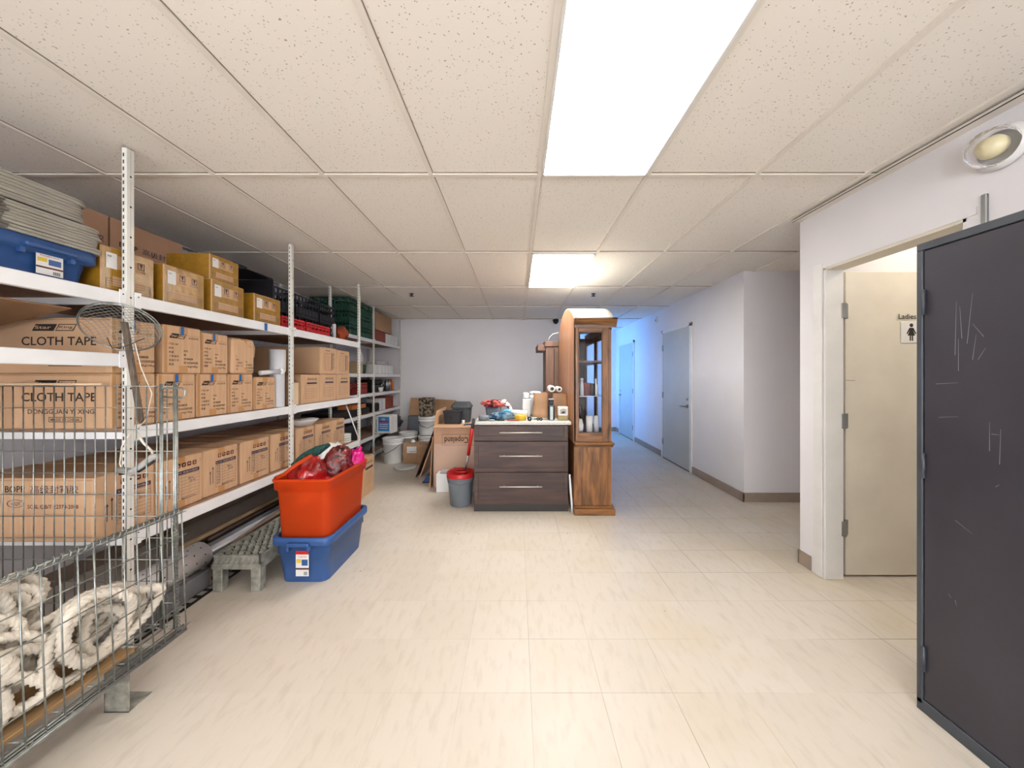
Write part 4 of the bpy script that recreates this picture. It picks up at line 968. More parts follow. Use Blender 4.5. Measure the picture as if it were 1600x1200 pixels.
b = MB(); b.tube([(-.20, 3.84, 1.06), (-.14, 3.82, 1.08), (-.09, 3.80, 1.03), (-.06, 3.78, .96), (-.05, 3.77, .915)], [.035, .03, .025, .02, .008], pat_mat('white red cloth', 'e6dcd8', '7a2622', 25), 10); put('folded_cloth', b, (-.1, 3.8, .91), 'white and red cloth hanging down beside the small grey bin', 'cloth')
b = MB(); b.blob((-.15, 3.66, .935), (.13, .07, .045), pat_mat('blue grey cloth', '6f8590', '26506e', 14), .5, 2.4, 3, 40, 20, flat=CT); put('rag', b, (-.15, 3.66, CT), 'blue and grey rag crumpled on the cabinet top', 'cloth')
b = MB(); b.blob((-.10, 3.76, .955), (.07, .04, .045), mat('sky blue cloth', '4aa3c4', .85, bump=.4), .4, 2.4, 8, flat=CT); put('rag', b, (-.1, 3.76, CT), 'bright blue rag behind the grey one on the cabinet top', 'cloth')
b = MB(); b.lathe([(0, 0), (.05, 0), (.056, .04), (.05, .05), (0, .05)], M_greyp, 20); tag(b.obj('plastic_bowl', None, (-.345, 3.57, CT)), 'low grey dish at the left front corner of the cabinet top', 'dish')
b = MB(); b.lathe([(.04, 0), (.062, 0), (.062, .055), (.04, .055), (.04, 0)], mat('yellow tape roll', 'c9a32a', .3, var=.1), 28); tag(b.obj('tape_roll', None, (.035, 3.6, CT)), 'roll of yellow tape lying flat on the cabinet top', 'tape')
b = MB(); b.bar((-.12, 3.78, .965), (.10, 3.68, .965), .033, M_paper, 20); put('paper_roll', b, (0, 3.72, .93), 'white paper roll lying across the yellow tape roll', 'roll')
b = MB(); b.box(-.045, .045, -.035, .035, 0, .2, M_paper, .006); b.box(-.035, .03, -.03, .03, .2, .27, M_paper, .01); tag(b.obj('paper_carton', None, (.105, 3.92, CT)), 'tall white carton standing on the cabinet top left of the paper bags', 'box')
b = MB(); b.box(-.035, .035, -.03, .03, 0, .24, mat('translucent film', 'c9cdd2', .3), .02); tag(b.obj('plastic_sleeve', None, (.17, 3.98, CT)), 'pale grey plastic sleeve beside the tall white carton', 'bag')
def bag(x, y, W, D, H, label, seed):
    b = MB(); V = []; N = 16; K = 10
    for k in range(K+1):
        z = H*k/K; f = 1-.25*(k/K)**2*0
        for j in range(N):
            a = 2*PI*j/N; ex = .35
            px = math.copysign(abs(math.cos(a))**ex, math.cos(a))*W/2; py = math.copysign(abs(math.sin(a))**ex, math.sin(a))*D/2
            dn = .012*noise.noise(Vector((px*12+seed, py*12, z*14)))
            V.append((px*(1+.06*math.sin(z*18+seed))+dn, py+dn, z+(.012*noise.noise(Vector((px*20, py*20, seed))) if k == K else 0)))
    F = [(k*N+j, k*N+(j+1) % N, (k+1)*N+(j+1) % N, (k+1)*N+j) for k in range(K) for j in range(N)]
    b.add(V, F, mat('brown paper', 'b38a66', .6, var=.1, bump=.4, bs=15), True); b.add(V[:N], [tuple(range(N))], MATS['brown paper'])
    b.add([(v[0]*.9, v[1]*.9, H*.82) for v in V[-N:]], [tuple(range(N))], MATS['brown paper'])
    tag(b.obj('paper_bag', None, (x, y, CT)), label, 'bag', 'brown paper bags on the cabinet top')
bag(.26, 3.86, .17, .14, .27, 'left brown paper bag on the cabinet top', 1); bag(.475, 3.9, .16, .13, .26, 'right brown paper bag beside the hutch', 5)
b = MB(); b.blob((.20, 3.86, 1.175), (.06, .05, .02), M_paper, .4, 3, 2); put('plastic_film', b, (.2, 3.86, 1.165), 'wisp of clear white film on the rim of the left paper bag', 'film')
for x, z, r, l in ((.375, 1.225, .036, 'larger white cardboard-cored roll laid across the paper bags'), (.455, 1.22, .028, 'smaller white roll laid across the paper bags, nearer the hutch')):
    b = MB(); b.lathe([(r*.55, 0), (r, 0), (r, .22), (r*.55, .22), (r*.55, 0)], M_paper, 24, axis='Y'); tag(b.obj('paper_roll', None, (x, 3.72, z)), l, 'roll')
    b = None
t = thing('spray_bottle', 'black bottle with a pale label standing at the front of the cabinet top', 'bottle', (.355, 3.60, CT))
b = MB(); b.box(-.034, .034, -.025, .025, 0, .16, M_blkp, .012); b.obj('body', t)
b = MB(); b.box(-.024, .024, -.02, .02, .16, .205, M_blackm, .006); b.box(-.03, .03, -.022, .022, .205, .222, M_greyp, .005); b.obj('cap', t)
b = MB(); b.quad((0, -.0258, 0), (1, 0, 0), (0, 0, 1), -.014, .016, .005, .14, mat('pale label', 'b8c6c6'), 0); b.obj('label_sticker', t)
t = thing('desk_timer', 'small square cream timer box at the right end of the cabinet top', 'timer', (.475, 3.60, CT))
b = MB(); b.box(-.052, .052, -.03, .03, 0, .045, mat('olive tan', '9a8b5c', .6), .004); b.box(-.052, .052, -.03, .03, .045, .14, M_paper, .008); b.obj('body', t)
b = MB(); O, U, V = (0, -.0308, 0), (1, 0, 0), (0, 0, 1); b.poly2(O, U, V, [(-.03, .065), (.03, .065), (.034, .11), (.0, .122), (-.034, .11)], M_lid, 0); b.poly2(O, U, V, [(-.02, .07), (.02, .075), (.012, .095), (-.012, .088)], M_ink, .0006); b.obj('dial', t)
M_redp = mat('brick red plastic', '9c4330', .5)
small = [('pliers', -.04, 3.52, .06, M_redp, 'red handled pliers lying at the cabinet top front'), ('screwdriver', -.18, 3.53, .05, M_blackm, 'small black tool near the red pliers'), ('wrench', -.27, 3.52, .04, M_steel, 'little steel wrench beside the grey dish')]
for nm, x, y, L_, mt, l in small:
    b = MB(); b.tube([(-L_, 0, .008), (-L_*.3, .01, .008), (L_, -.008, .008)], [.004, .009, .006], mt, 8); b.tube([(-L_, .012, .008), (-L_*.3, .006, .008), (L_, .02, .008)], [.004, .006, .005], mt, 8); tag(b.obj(nm, None, (x, y, CT)), l, 'tool')
for x, y, l in ((.125, 3.53, 'dark castor wheel at the front of the cabinet top'), (.215, 3.56, 'left one of two small dark knobs before the paper bag'), (.245, 3.55, 'right one of two small dark knobs before the paper bag')):
    b = MB(); r = .022 if x < .2 else .016; b.lathe([(0, -.01), (r, -.01), (r, .01), (0, .01)], M_blackm, 18, (0, 0, r), 'Y'); b.lathe([(0, -.011), (r*.4, -.011), (r*.4, .011), (0, .011)], M_steel, 12, (0, 0, r), 'Y'); tag(b.obj('castor', None, (x, y, CT)), l, 'wheel')
b = MB(); b.box(-.04, .04, -.02, .02, 0, .02, mat('pale teal', '9fc0b8', .5), .004); tag(b.obj('soap_box', None, (.19, 3.66, CT)), 'pale teal little box before the left paper bag', 'box')
b = MB(); b.tube([(-.05, 0, .006), (0, .02, .006), (.05, -.01, .006), (.1, .01, .006)], .004, M_blackm, 6); tag(b.obj('cable', None, (.23, 3.63, CT)), 'short black cable lying behind the two dark knobs', 'cable')

# ------------------------------------------------------------------ hutch
def hutch():
    x0, x1, y0, y1 = .557, .925, 3.40, 4.64
    t = thing('china_hutch', 'honey oak china hutch with glass door and arched top beside the drawer cabinet', 'hutch', ((x0+x1)/2, y0, 0))
    off = (-(x0+x1)/2, -y0, 0)
    def fin(b, n, l=None):
        o = b.obj(n, t); o.location = off
        if l: o['label'] = l
        return o
    b = MB(); b.box(x0, x1+.035, y0-.025, y1+.02, 0, .065, M_oakx, .006); b.box(x0+.002, x1+.025, y0-.015, y1+.01, .065, .09, M_oakx, .008); fin(b, 'plinth')
    b = MB(); b.box(x0, x1, y0, y1, .09, .675, M_oak, .003); b.box(x1-.03, x1, y0-.003, y0, .09, .675, M_oak, .001); fin(b, 'lower_cabinet')
    b = MB(); b.box(x0, x1+.03, y0-.03, y1+.015, .68, .715, M_oakx, .014); b.box(x0, x1+.015, y0-.015, y1+.01, .665, .682, M_oakx, .005); fin(b, 'waist_moulding')
    # arched back panel (normal -X)
    N = 24; ym = (y0+y1)/2; hw = (y1-y0)/2
    def arch(y): u = (y-ym)/hw; return 1.93+.185*max(0, 1-abs(u)**2.3)
    b = MB(); P = [(y0, .70), (y1, .70)]+[(y1-(y1-y0)*k/N, arch(y1-(y1-y0)*k/N)) for k in range(N+1)]
    b.prism(P, x0, x0+.016, M_oakback, 'X'); fin(b, 'back_panel')
    b = MB(); V = []; 
    for k in range(N+1):
        y = y0+(y1-y0)*k/N; V += [(x0+.002, y, arch(y)-.004), (x1+.03, y, arch(y)-.004), (x0+.002, y, arch(y)+.004), (x1+.03, y, arch(y)+.004)]
    F = []
    for k in range(N):
        a = k*4; F += [(a, a+1, a+5, a+4), (a+2, a+6, a+7, a+3), (a+1, a+3, a+7, a+5), (a, a+4, a+6, a+2)]
    b.add(V, F, mat('white cover', 'f0ece0', .6), True); fin(b, 'arched_top', 'off-white curved top')
    b = MB(); P2 = [(y0, 1.82), (y1, 1.82), (y1, 1.90), (y0, 1.90)]
    b.prism(P2, x1-.02, x1+.004, M_oak, 'X'); 
    V = []
    for k in range(N+1):
        y = y0-.02+(y1-y0+.04)*k/N; z = 1.912; V += [(x1, y, z-.045), (x1+.04, y, z), (x1+.045, y, z+.018), (x1-.02, y, z+.018)]
    F = []
    for k in range(N):
        a = k*4
        for q in range(3): F.append((a+q, a+q+1, a+q+5, a+q+4))
    b.add(V, F, M_oakx); fin(b, 'pediment')
    b = MB(); prof = [(0, 1.84), (.008, 1.84), (.01, 1.865), (.02, 1.88), (.045, 1.912), (.05, 1.916), (.05, 1.93), (0, 1.93)]
    b.prism([(y0-a, z) for a, z in prof], x0, x1+.05, M_oakx, 'X'); b.box(x1, x1+.045, y0-.05, y0+.02, 1.912, 1.93, M_oakx); fin(b, 'cornice')
    # end frame facing camera
    ex0, ex1, ez0, ez1 = x0+.045, x1-.085, .80, 1.80
    b = MB(); b.box(x0, ex0, y0, y0+.022, .715, 1.86, M_oak, .003); b.box(ex1, x1, y0, y0+.022, .715, 1.86, M_oak, .003); b.box(ex0, ex1, y0, y0+.022, .715, ez0, M_oakx, .003); b.box(ex0, ex1, y0, y0+.022, ez1, 1.86, M_oakx, .003)
    b.box(x1-.028, x1-.024, y0-.0008, y0, .72, 1.84, M_ink)
    for q in ((ex0, ex0+.008, ez0, ez1), (ex1-.008, ex1, ez0, ez1), (ex0, ex1, ez0, ez0+.008), (ex0, ex1, ez1-.008, ez1)): b.box(q[0], q[1], y0+.004, y0+.018, q[2], q[3], M_walnut)
    fin(b, 'end_frame')
    b = MB(); b.box(ex0, ex1, y0+.01, y0+.013, ez0, ez1, M_glass); fin(b, 'glass_pane')
    b = MB(); b.box(x0, ex0, y1-.022, y1, .715, 1.86, M_walnut); b.box(ex1, x1, y1-.022, y1, .715, 1.86, M_walnut); b.box(ex0, ex1, y1-.022, y1, .715, .8, M_walnut); b.box(ex0, ex1, y1-.022, y1, 1.75, 1.93, M_walnut); fin(b, 'end_frame')
    # front (+X) doors: frames and glass
    for (a, c_) in ((y0+.03, ym-.003), (ym+.003, y1-.03)):
        b = MB(); s_ = .055
        for q in ((a, a+s_, .73, 1.82), (c_-s_, c_, .73, 1.82), (a, c_, .73, .79), (a, c_, 1.75, 1.82)): b.box(x1-.02, x1-.001, q[0], q[1], q[2], q[3], M_oak, .002)
        d = fin(b, 'door'); g = MB(); g.box(x1-.012, x1-.009, a+s_, c_-s_, .79, 1.75, M_glass); g.obj('glass_pane', d)
    b = MB(); b.box(x0+.016, x1-.02, y0+.024, y1-.022, 1.497, 1.516, M_walnut); fin(b, 'shelf')
    b = MB(); b.box(x0+.016, x1-.022, y0+.026, y1-.024, 1.158, 1.166, mat('glass shelf edge', 'cfd8d6', .15, trans=.6)); fin(b, 'shelf', 'glass shelf')
    b = MB(); b.box(x0+.016, x1-.022, y0+.026, y1-.024, .775, .80, M_walnut); fin(b, 'shelf')
hutch()
M_dark = mat('dark brown glass', '2c2022', .2)
its = [('bottle', .655, 3.50, 1.167, [(0, 0), (.02, 0), (.02, .1), (.012, .13), (.012, .15), (.014, .15), (.014, .175), (0, .175)], M_pvc, 'slim pale bottle on the middle shelf of the hutch'),
       ('bottle', .80, 3.52, 1.167, [(0, 0), (.026, 0), (.026, .09), (.01, .12), (.01, .17), (0, .17)], M_paper, 'white tapering bottle at the right of the middle hutch shelf'),
       ('jar', .615, 3.50, 1.167, [(0, 0), (.018, 0), (.018, .11), (0, .11)], mat('olive jar', '565f38', .3), 'olive green jar at the left of the middle hutch shelf'),
       ('jar', .70, 3.50, 1.167, [(0, 0), (.022, 0), (.022, .075), (0, .08)], mat('wine red', '6e2833', .4), 'wine red jar on the middle hutch shelf'),
       ('jar', .765, 3.50, 1.167, [(0, 0), (.024, 0), (.024, .12), (0, .12)], M_blkp, 'black capped jar right of the wine red one in the hutch'),
       ('bottle', .66, 3.62, .801, [(0, 0), (.03, 0), (.03, .2), (.015, .25), (0, .26)], M_dark, 'dark bottle on the bottom shelf of the hutch'),
       ('cup', .73, 3.50, .801, [(0, 0), (.03, 0), (.034, .16), (0, .16)], M_paper, 'white tumbler on the bottom hutch shelf'),
       ('cup', .80, 3.50, .801, [(0, 0), (.026, 0), (.03, .16), (0, .16)], M_pvc, 'pale grey tumbler at the right of the bottom hutch shelf')]
for nm, x, y, z, pr, mt, l in its:
    b = MB(); b.lathe(pr, mt, 20); tag(b.obj(nm, None, (x, y, z)), l, nm)
b = MB(); b.blob((.635, 3.50, .86), (.035, .04, .07), M_paper, .3, 3, 4, flat=.802); put('tissue_pack', b, (.635, 3.5, .801), 'crumpled white tissue pack at the left of the bottom hutch shelf', 'tissue')
b = MB(); b.box(.70, .78, 3.62, 3.70, 1.167, 1.29, M_redp, .004); put('tin_box', b, (.74, 3.66, 1.167), 'brick red tin behind the jars in the hutch', 'box')
# narrow cabinet behind the hutch
t = thing('wooden_armoire', 'dull brown wooden cabinet standing behind the hutch', 'cabinet', (.70, 4.72, 0))
b = MB(); b.box(-.31, .25, 0, .5, 0, 1.78, M_walnut, .004); b.box(-.20, -.19, -.004, 0, .1, 1.74, M_ink); b.obj('body', t)
b = MB(); b.box(-.33, .27, -.02, .52, 1.76, 1.84, M_walnut, .01); b.box(-.42, -.31, .02, .5, 1.71, 1.80, M_walnut, .006); b.obj('cornice', t)
b = MB(); b.box(-.17, -.05, -.008, 0, .3, 1.7, M_walnut, .003); b.obj('door', t)
b = MB(); b.tube([(.44, 4.8, 1.845), (.445, 4.8, 1.90), (.50, 4.8, 1.95), (.60, 4.8, 1.97)], .004, M_white, 6); b.tube([(.60, 4.8, 1.97), (.60, 4.8, 1.845)], .004, M_white, 6)
put('wire_hanger', b, (.5, 4.8, 1.842), 'bent white wire standing on the brown cabinet behind the hutch', 'wire')
b = MB(); b.tube([(.525, 3.46, .38), (.533, 3.455, .25), (.545, 3.45, .1), (.548, 3.45, .003)], [.009, .012, .012, .008], M_white, 8); b.v = [(min(x, .5545), y, max(z, 0)) for x, y, z in b.v]
put('trim_strip', b, (.54, 3.45, 0), 'thin white strip wedged between the drawer cabinet and the hutch', 'strip')

# ------------------------------------------------------------------ mop bucket, boxes left of the cabinet
t = thing('mop_bucket', 'grey bucket with a red wringer rim beside the drawer cabinet', 'bucket', (-.60, 3.69, 0))
b = MB(); b.lathe([(0, 0), (.105, 0), (.112, .01), (.138, .30), (.142, .31), (.142, .325), (.132, .325), (.105, .02), (0, .02)], M_greyp, 32); b.obj('pail', t)
b = MB(); b.lathe([(.148, .30), (.15, .345), (.14, .352), (.128, .345), (.10, .29), (.06, .27), (0, .268)], M_red, 32); b.tube([(.06*math.cos(a*PI/12)+.01, .06*math.sin(a*PI/12)*.9, .352) for a in range(24)], .012, M_red, 8, closed=True); b.obj('wringer', t)
b = MB(); b.tube([(-.145, 0, .29), (-.11, -.1, .25), (0, -.15, .235), (.11, -.1, .25), (.145, 0, .29)], .007, M_greyp, 8); b.obj('bail_handle', t)
t = thing('mop', 'mop handle with red grip leaning against the drawer cabinet from the bucket', 'mop', (-.57, 3.69, .28))
def pol(p, q, r, mt, n): b = MB(); b.bar(p, q, r, mt, 12); return b.obj(n, t)
pol((.0, 0, .0), (.065, -.11, .27), .011, M_steel, 'pole'); pol((.065, -.11, .27), (.125, -.255, .57), .017, M_red, 'grip'); pol((.125, -.255, .57), (.148, -.30, .66), .016, mat('dark grey grip', '3b3d3c', .5), 'end_cap')
b = MB(); b.blob((0, 0, .0), (.06, .06, .03), M_paper, .4, 4, 2); b.obj('mop_head', t)
# big carton
t = thing('cardboard_carton', 'large open cellophane-wrapped carton marked Copeland upside down, beside the cabinet', 'box', (-.745, 4.22, 0))
b = MB(); W = .275
b.box(-W, W, 0, .62, 0, .74, M_cardp, .006); O, U, V = (0, -.0008, 0), (1, 0, 0), (0, 0, 1)
b.frame(O, U, V, -.17, W-.004, .52, .655, .003, M_ink); b.text('Copeland', (.15, -.0008, .64), (-1, 0, 0), (0, 0, -1), 0, 0, .095, M_ink, maxw=.29, e=.001)
b.quad(O, U, V, .02, .05, .215, .25, M_ink, .001); b.quad(O, U, V, -.03, .01, .215, .25, M_inkb, .001); b.quad(O, U, V, .054, .085, .215, .25, M_ink, .001)
b.quad(O, U, V, -W, W, .425, .428, M_cardd, .0008)
b.obj('body', t)
b = MB(); b.box(-W-.002, W+.002, -.05, .30, .742, .746, M_card, .001); b.obj('flap', t); b = MB(); b.M = Matrix.Translation((-W, 0, .74)) @ Matrix.Rotation(math.radians(-80), 4, 'Y'); b.box(0, .2, .02, .60, 0, .004, M_card); b.M = Matrix(); b.obj('flap', t)
b = MB(); fm = mat('cellophane', 'ffffff', .08, alpha=.06, bump=1, bs=12, spec=.9); b.box(-W-.003, W+.003, -.004, -.002, .1, .54, fm); b.obj('wrapping', t)
t = thing('toolbox', 'black box with glossy lid on top of the Copeland carton', 'box', (-.83, 4.50, .748))
b = MB(); loops(b, [(rrect(-.10, .10, -.07, .07, .015), 0), (rrect(-.115, .115, -.085, .085, .015), .15)], M_blkp, True, True); b.obj('body', t); b = MB(); b.box(-.12, .12, -.09, .09, .15, .17, M_blackm, .006); b.box(-.03, .0, -.088, -.082, .06, .1, M_ink, .002); b.obj('lid', t)
t = thing('storage_bin', 'dark grey bin with a domed textured lid behind the black box on the carton', 'bin', (-.75, 4.72, .742))
b = MB(); loops(b, [(rrect(-.11, .11, -.09, .09, .03), 0), (rrect(-.125, .125, -.105, .105, .03), .2)], mat('graphite plastic', '3f4346', .5, bump=.3, bs=80), True, True); b.obj('body', t)
b = MB(); loops(b, [(rrect(-.135, .135, -.115, .115, .03), .2), (rrect(-.135, .135, -.115, .115, .03), .215), (rrect(-.10, .10, -.09, .09, .03), .27)], MATS['graphite plastic'], True, True); b.obj('lid', t)
b = MB(); mb_ = mat('royal blue plastic', '1d4f9c', .4)
for k in range(4): b.tube([(-.04+k*.02, -.02, .008+.004*k), (-.01+k*.018, .0, .02), (.01+k*.018, .02, .01)], .007, mb_ if k % 2 else M_blackm, 6)
tag(b.obj('cable_bundle', None, (-.62, 4.30, .747)), 'small blue and black cable bundle on the carton flap', 'cable')
b = MB(); b.lathe([(0, 0), (.012, 0), (.02, .05), (0, .05)], M_paper, 14); tag(b.obj('cup', None, (-.69, 4.44, .747)), 'small pale cup between the black box and the cabinet', 'cup')
t = thing('foam_box', 'white low box on the floor behind the mop bucket', 'box', (-.67, 3.62, 0))
t.location = (-.68, 3.50, 0)
b = MB(); b.box(-.235, .22, .31-.02, .29+.0, 0, .20, M_paper); b = MB(); b.box(-.27, .20, .55, .70, 0, .215, M_paper, .006); b.obj('body', t)
b = MB(); b.box(-.23, .20, .56, .69, .216, .24, mat('grey film', 'a9a9ab', .4, bump=.5, bs=20), .01); b.obj('lid', t)
b = MB(); b.prism([(-1.20, .012), (-1.06, .012), (-1.07, .09), (-1.16, .09)], 4.42, 4.62, M_bluebin2, 'Y'); b.box(-1.21, -1.05, 4.41, 4.62, .0, .012, M_blackm, .003)
put('dustpan', b, (-1.13, 4.5, 0), 'blue dustpan on the floor beside the Copeland carton', 'dustpan')
def leanboard(nm, xb, xt, H, y0, y1, th, mt, label):
    b = MB(); L_ = math.hypot(xt-xb, H); n = Vector((H, 0, -(xt-xb))).normalized()*th
    V = [(xb, y0, 0), (xt, y0, H), (xt+n.x, y0, H+n.z), (xb+n.x, y0, max(0, n.z))]
    V += [(p[0], y1, p[2]) for p in V]; b.add(V, [(0, 1, 2, 3), (4, 7, 6, 5), (0, 4, 5, 1), (1, 5, 6, 2), (2, 6, 7, 3), (3, 7, 4, 0)], mt)
    put(nm, b, ((xb+xt)/2, (y0+y1)/2, 0), label, 'cardboard', 'flattened boards leaning beside the Copeland carton')
leanboard('flattened_box', -1.37, -1.075, .77, 4.66, 5.2, .012, mat('dark brown board', '3e2d26', .8), 'dark brown board leaning toward the carton, leftmost')
leanboard('flattened_box', -1.315, -1.045, .76, 4.64, 5.18, .02, M_cardp, 'pinkish brown cardboard leaning on the carton, front one')
leanboard('flattened_box', -1.075, -1.04, .62, 4.24, 4.4, .012, M_cardd, 'narrow folded cardboard tight against the carton side')
b = MB(); b.M = Matrix.Translation((0, 6.80, 0)) @ Matrix.Rotation(.1, 4, 'X'); b.prism([(-2.2, 0), (-1.15, 0), (-1.18, .90), (-2.06, .95)], -.004, .004, M_cardd, 'Y'); b.box(-1.72, -1.714, -.006, .006, 0, .92, M_ink); b.box(-2.15, -1.16, -.0055, -.004, .50, .505, M_ink); b.M = Matrix()
put('flattened_box', b, (-1.7, 6.8, 0), 'large brown flattened carton leaning on the back wall', 'cardboard')

# white buckets
def bucket_parts(t, r=.15, h=.37, lid=True):
    b = MB(); b.lathe([(0, 0), (r*.86, 0), (r*.88, .01), (r*.97, h*.78), (r*1.04, h*.79), (r*1.04, h*.81), (r*.98, h*.83), (r*1.0, h*.90), (r*1.05, h*.905), (r*1.05, h*.93), (r*.99, h*.94), (r, h)], M_bucket, 30); b.obj('pail', t)
    b = MB(); b.lathe([(r*.9, h-.012), (r*1.03, h-.016), (r*1.05, h), (r*1.03, h+.012), (r*.93, h+.012), (r*.9, h+.004), (0, h+.004)], M_bucket, 30); b.obj('lid', t)
    b = MB(); b.tube([(-r*1.03, 0, h*.8), (-r*.8, -r*.75, h*.55), (0, -r*1.1, h*.42), (r*.8, -r*.75, h*.62), (r*1.03, 0, h*.8)], .004, M_blackm, 6); b.obj('bail_handle', t)
def bkt(x, y, z, lab, r=.15, h=.37, rz=0):
    t = thing('plastic_bucket', lab, 'bucket', (x, y, z), rz, 'white lidded buckets by the far shelving'); bucket_parts(t, r, h); return t
bkt(-1.97, 5.50, 0, 'white lidded bucket on the floor in front of the far shelving', .152, .375, -.4)
bkt(-1.90, 6.05, 0, 'white lidded bucket on the floor behind the plain brown box', .15, .38)
bkt(-1.54, 5.95, 0, 'white bucket at the bottom of a stack, beside the leaning boards', .15, .345)
bkt(-1.54, 5.95, .365, 'white bucket with a printed label on top of another bucket', .15, .30, .3)
b = MB(); O, U, V = (0, -.141, 0), (1, 0, 0), (0, 0, 1)
t = thing('cardboard_carton', 'plain brown box with a white label on the floor before the buckets', 'box', (-1.655, 5.42, 0))
b = MB(); b.box(-.135, .135, 0, .22, 0, .31, M_cardd, .005); b.quad((0, -.0005, 0), U, V, -.07, .08, .16, .26, M_paper, .0005); b.quad((0, -.0005, 0), U, V, -.04, .07, .18, .185, M_ink, .001); b.obj('body', t)
b = MB(); b.lathe([(0, .31), (.02, .31), (.05, .32), (.018, .345), (.018, .36), (0, .36)], M_paper, 16, (.0, .08, 0)); b.lathe([(.0, .36), (.015, .36), (.015, .375), (0, .375)], M_blackm, 12, (0, .08, 0)); b.obj('spout', t)
b = MB(); b.lathe([(0, 0), (.16, 0), (.165, .01), (.155, .016), (0, .012)], M_bucket, 30); tag(b.obj('bucket_cover', None, (-1.68, 5.18, 0)), 'white bucket lid lying flat on the floor before the brown box', 'lid')
b = MB(); cam_m = pat_mat('camouflage cloth', '7b6e5c', '2a241d', 22); loops(b, [(rrect(-.10, .10, -.09, .09, .03), 0), (rrect(-.115, .115, -.1, .1, .03), .15), (rrect(-.12, .12, -.1, .1, .03), .31)], cam_m, True, True)
b.v = [(x+.01*noise.noise(Vector((x*20, y*20, z*20))), y, z+(.03*noise.noise(Vector((x*30, y*30, 3))) if z > .25 else 0)) for x, y, z in b.v]
tag(b.obj('tote_bag', None, (-1.55, 5.95, .68)), 'camouflage patterned bag standing on the stacked buckets', 'bag')
b = MB(); loops(b, [(rrect(-.12, .12, -.1, .1, .03), 0), (rrect(-.14, .14, -.12, .12, .03), .62)], M_greyp, True, True); tag(b.obj('waste_bin', None, (-1.88, 6.5, 0)), 'grey bin against the back wall behind the buckets', 'bin')
for i in range(3):
    b = MB(); b.box(-.12, .12, -.1, .1, 0, .3 if i == 0 else .2, M_cardd, .004); tag(b.obj('cardboard_carton', None, ((-1.42, 5.42, 0), (-1.38, 5.7, 0), (-1.28, 6.2, 0))[i]), ('brown box just right of the labelled box', 'brown box behind the leaning boards', 'low brown box near the back wall')[i], 'box')

# ------------------------------------------------------------------ far shelving contents
def bx(nm, x0, x1, y0, y1, z, h, mt, label, cat='box', group=None, c=.004):
    b = MB(); b.box(x0, x1, y0, y1, z, z+h, mt, c); return put(nm, b, ((x0+x1)/2, (y0+y1)/2, z), label, cat, group)
XF2 = -2.36
bx('cardboard_carton', -2.85, XF2+.02, 5.72, 6.45, 2.14, .30, M_cardd, 'brown carton near the ceiling on the far shelving')
bx('storage_box', -2.85, XF2, 5.7, 6.2, 1.951, .185, mat('brick red board', '8e3b27', .6), 'brick red box under the carton on the top far shelf')
G = 'white files on the top far shelf'
for i in range(5): bx('file_box', -2.7, XF2, 6.23+i*.12, 6.34+i*.12, 1.951, .18, M_bucket, 'white file box on the top far shelf, %s' % ['first beside the red box', 'second', 'third', 'fourth', 'fifth at the wall'][i], 'box', G)
cup('plant_pot', -2.44, 5.42, [(0, 0), (.06, 0), (.08, .14), (.07, .14), (.05, .1), (0, .1)], M_grn, 'dark pot on the second far shelf', 'pot', 1.401)
bx('paper_pack', -2.6, XF2, 5.12, 5.3, 1.401, .18, mat('beige paper', 'b9a27c', .7), 'beige paper pack beside the dark pot')
b = MB(); b.blob((-2.45, 5.45, 1.62), (.03, .04, .11), M_pvc, .3, 3, 3); b.bar((-2.45, 5.44, 1.51), (-2.45, 5.42, 1.78), .006, M_white, 6); put('brush', b, (-2.45, 5.44, 1.505), 'pale brush standing in the dark pot', 'brush')
G = 'white wrapped packs on the second far shelf'
for i in range(7): bx('paper_pack', -2.62, XF2, 5.72+i*.125, 5.835+i*.125, 1.401, .16, M_bucket, 'white wrapped pack on second far shelf, %s from middle post' % ['first', 'second', 'third', 'fourth', 'fifth', 'sixth', 'seventh'][i], 'pack', G, .008)
b = MB(); b.blob((-2.48, 6.2, 1.60), (.1, .36, .035), mat('crumpled film', 'd4d4d6', .3, bump=.8, bs=20), .5, 3, 6); put('plastic_film', b, (-2.48, 6.2, 1.565), 'crumpled clear film over the white wrapped packs', 'film')
b = MB(); b.blob((-2.48, 4.9, 1.2), (.1, .16, .11), mat('dark red bag', '6d2020', .6, bump=.4), .2, 2, 2, flat=1.092); put('cloth_bag', b, (-2.48, 4.9, 1.091), 'dark red bag on the third far shelf beside the first post', 'bag')
place(crate(.22, .30, .17, mat('dull red plastic', '9c3a36', .5), 9), 'plastic_crate', (-2.58, 5.15, 1.091), 'dull red basket on the third far shelf', 'crate')
b = MB(); b.box(-2.7, XF2-.02, 5.66, 6.35, 1.092, 1.22, M_blkp, .01); b.box(-2.7, -2.4, 5.75, 6.2, 1.22, 1.30, M_blackm, .02); b.lathe([(.03, 0), (.05, 0), (.05, .03), (.03, .03)], M_steel, 16, (XF2-.03, 6.1, 1.2), 'X')
put('power_tool_case', b, (-2.5, 6.0, 1.091), 'black machine with cables on the third far shelf', 'machine')
cup('cup', -2.345, 5.95, [(0, 0), (.03, 0), (.042, .08), (0, .08)], M_paper, 'white cup in front of the black machine', 'cup', 1.092)
for i, (y, c) in enumerate(((6.28, 'silver'), (6.40, 'silver'), (6.52, 'red'), (6.64, 'orange'))):
    cup('spray_can', -2.37 if i < 2 else -2.40, y if i > 1 else y+.1*0, [(0, 0), (.032, 0), (.032, .17), (.015, .19), (.015, .215), (0, .215)], {'silver': M_steel, 'red': M_red, 'orange': mat('orange paint', 'c8702a')}[c], ('%s spray can on the third far shelf' % c)+(' nearer the machine' if i == 0 else ' behind the first' if i == 1 else ' near the wall'), 'can', 1.0915)
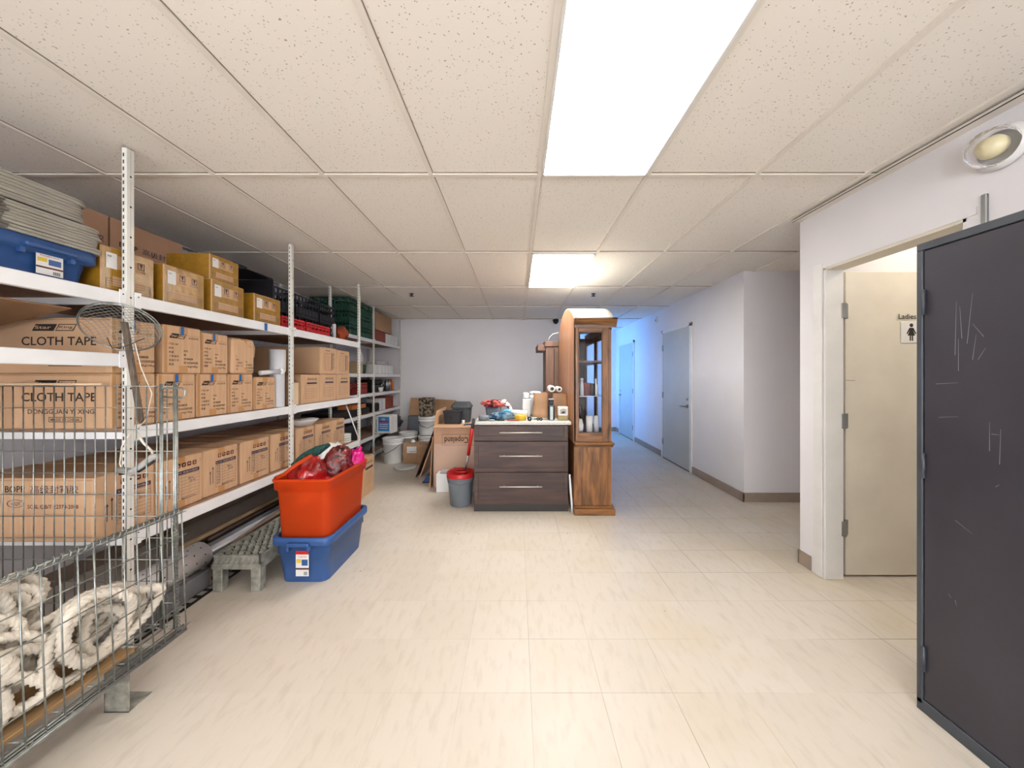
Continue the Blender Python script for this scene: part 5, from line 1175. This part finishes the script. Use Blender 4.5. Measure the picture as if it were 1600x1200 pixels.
bx('equipment_bag', -2.8, XF2, 4.45, 5.55, .771, .10, M_blackm, 'long flat black bag on the fourth far shelf', 'bag', None, .02)
bx('cardboard_box', -2.6, XF2-.02, 5.0, 5.45, .872, .06, mat('orange tan', 'b9703a', .7), 'orange-tan flat box on the long black bag')
bx('equipment_bag', -2.7, XF2, 5.66, 5.95, .771, .14, M_blkp, 'short black case on the fourth far shelf', 'bag', None, .02)
G = 'white binders on the fourth far shelf'
for i in range(4): bx('binder', -2.6, XF2, 5.97+i*.06, 6.02+i*.06, .771, .2, M_pvc if i == 1 else M_bucket, ['white binder beside the short black case', 'pale grey binder among the white ones', 'third white binder, after the pale grey one', 'white binder beside the red box'][i], 'binder', G, .003)
bx('storage_box', -2.6, XF2+.01, 6.24, 6.56, .771, .22, mat('brick red board', '8e3b27'), 'brick red box on the fourth far shelf')
t = thing('detergent_box', 'white and blue printed detergent box sticking out of the far shelving', 'box', (-2.24, 5.80, .401), -.12)
b = MB(); b.box(-.16, .13, 0, .24, 0, .30, M_paper, .005); O, U, V = (0, -.0006, 0), (1, 0, 0), (0, 0, 1); bl = mat('print blue', '2f7fc0', .5)
b.quad(O, U, V, -.09, .105, .04, .28, bl, .0004); b.quad(O, U, V, -.09, .105, .19, .215, M_red, .0008); b.text('Oxi', O, U, V, -.03, .225, .03, M_paper, e=.001)
for i in range(3): b.quad(O, U, V, -.07, .08, .08+i*.035, .09+i*.035, M_paper, .0008)
b.text('Dusto', (-.115, -.0006, .03), (0, 0, 1), (-1, 0, 0), 0, 0, .03, M_ink, maxw=.2, e=.001); b.obj('body', t)
b = MB(); b.blob((-2.3, 6.45, .5), (.14, .2, .14), mat('dark grey bag', '55585c', .6, bump=.4), .3, 2, 7, flat=.402); put('cloth_bag', b, (-2.3, 6.45, .401), 'dark grey bag on the fifth far shelf behind the detergent box', 'bag')
bx('tool_case', -2.7, -2.42, 4.8, 5.3, .401, .24, M_blkp, 'black case deep on the fifth far shelf', 'case')
b = MB(); b.tube([(-2.4, 5.72, .15), (-2.38, 5.85, .27), (-2.35, 6.05, .33), (-2.32, 6.25, .33)], .02, M_blackm, 8); put('hose', b, (-2.4, 5.72, .13), 'black curved hose on the lowest far shelf', 'hose')
bx('tool_case', -2.8, -2.45, 5.75, 6.2, .121, .16, M_greyp, 'grey case on the lowest far shelf', 'case')
b = MB(); b.tube([(-1.905, 4.19, 1.72), (-1.905, 4.2, 1.5), (-1.9, 4.19, 1.0), (-1.885, 4.19, .86)], .003, M_rope, 5); put('cord', b, (-1.9, 4.19, 1.7), 'thin pale cord hanging down the third post', 'cord')
b = MB(); b.bar((-2.03, 4.10, 1.03), (-1.90, 4.15, .62), .007, M_white, 8); put('metal_rod', b, (-1.96, 4.12, .6), 'thin white rod leaning below the middle shelf near the third post', 'rod')

# objects such as cloth, ropes read best smooth; nothing else to do
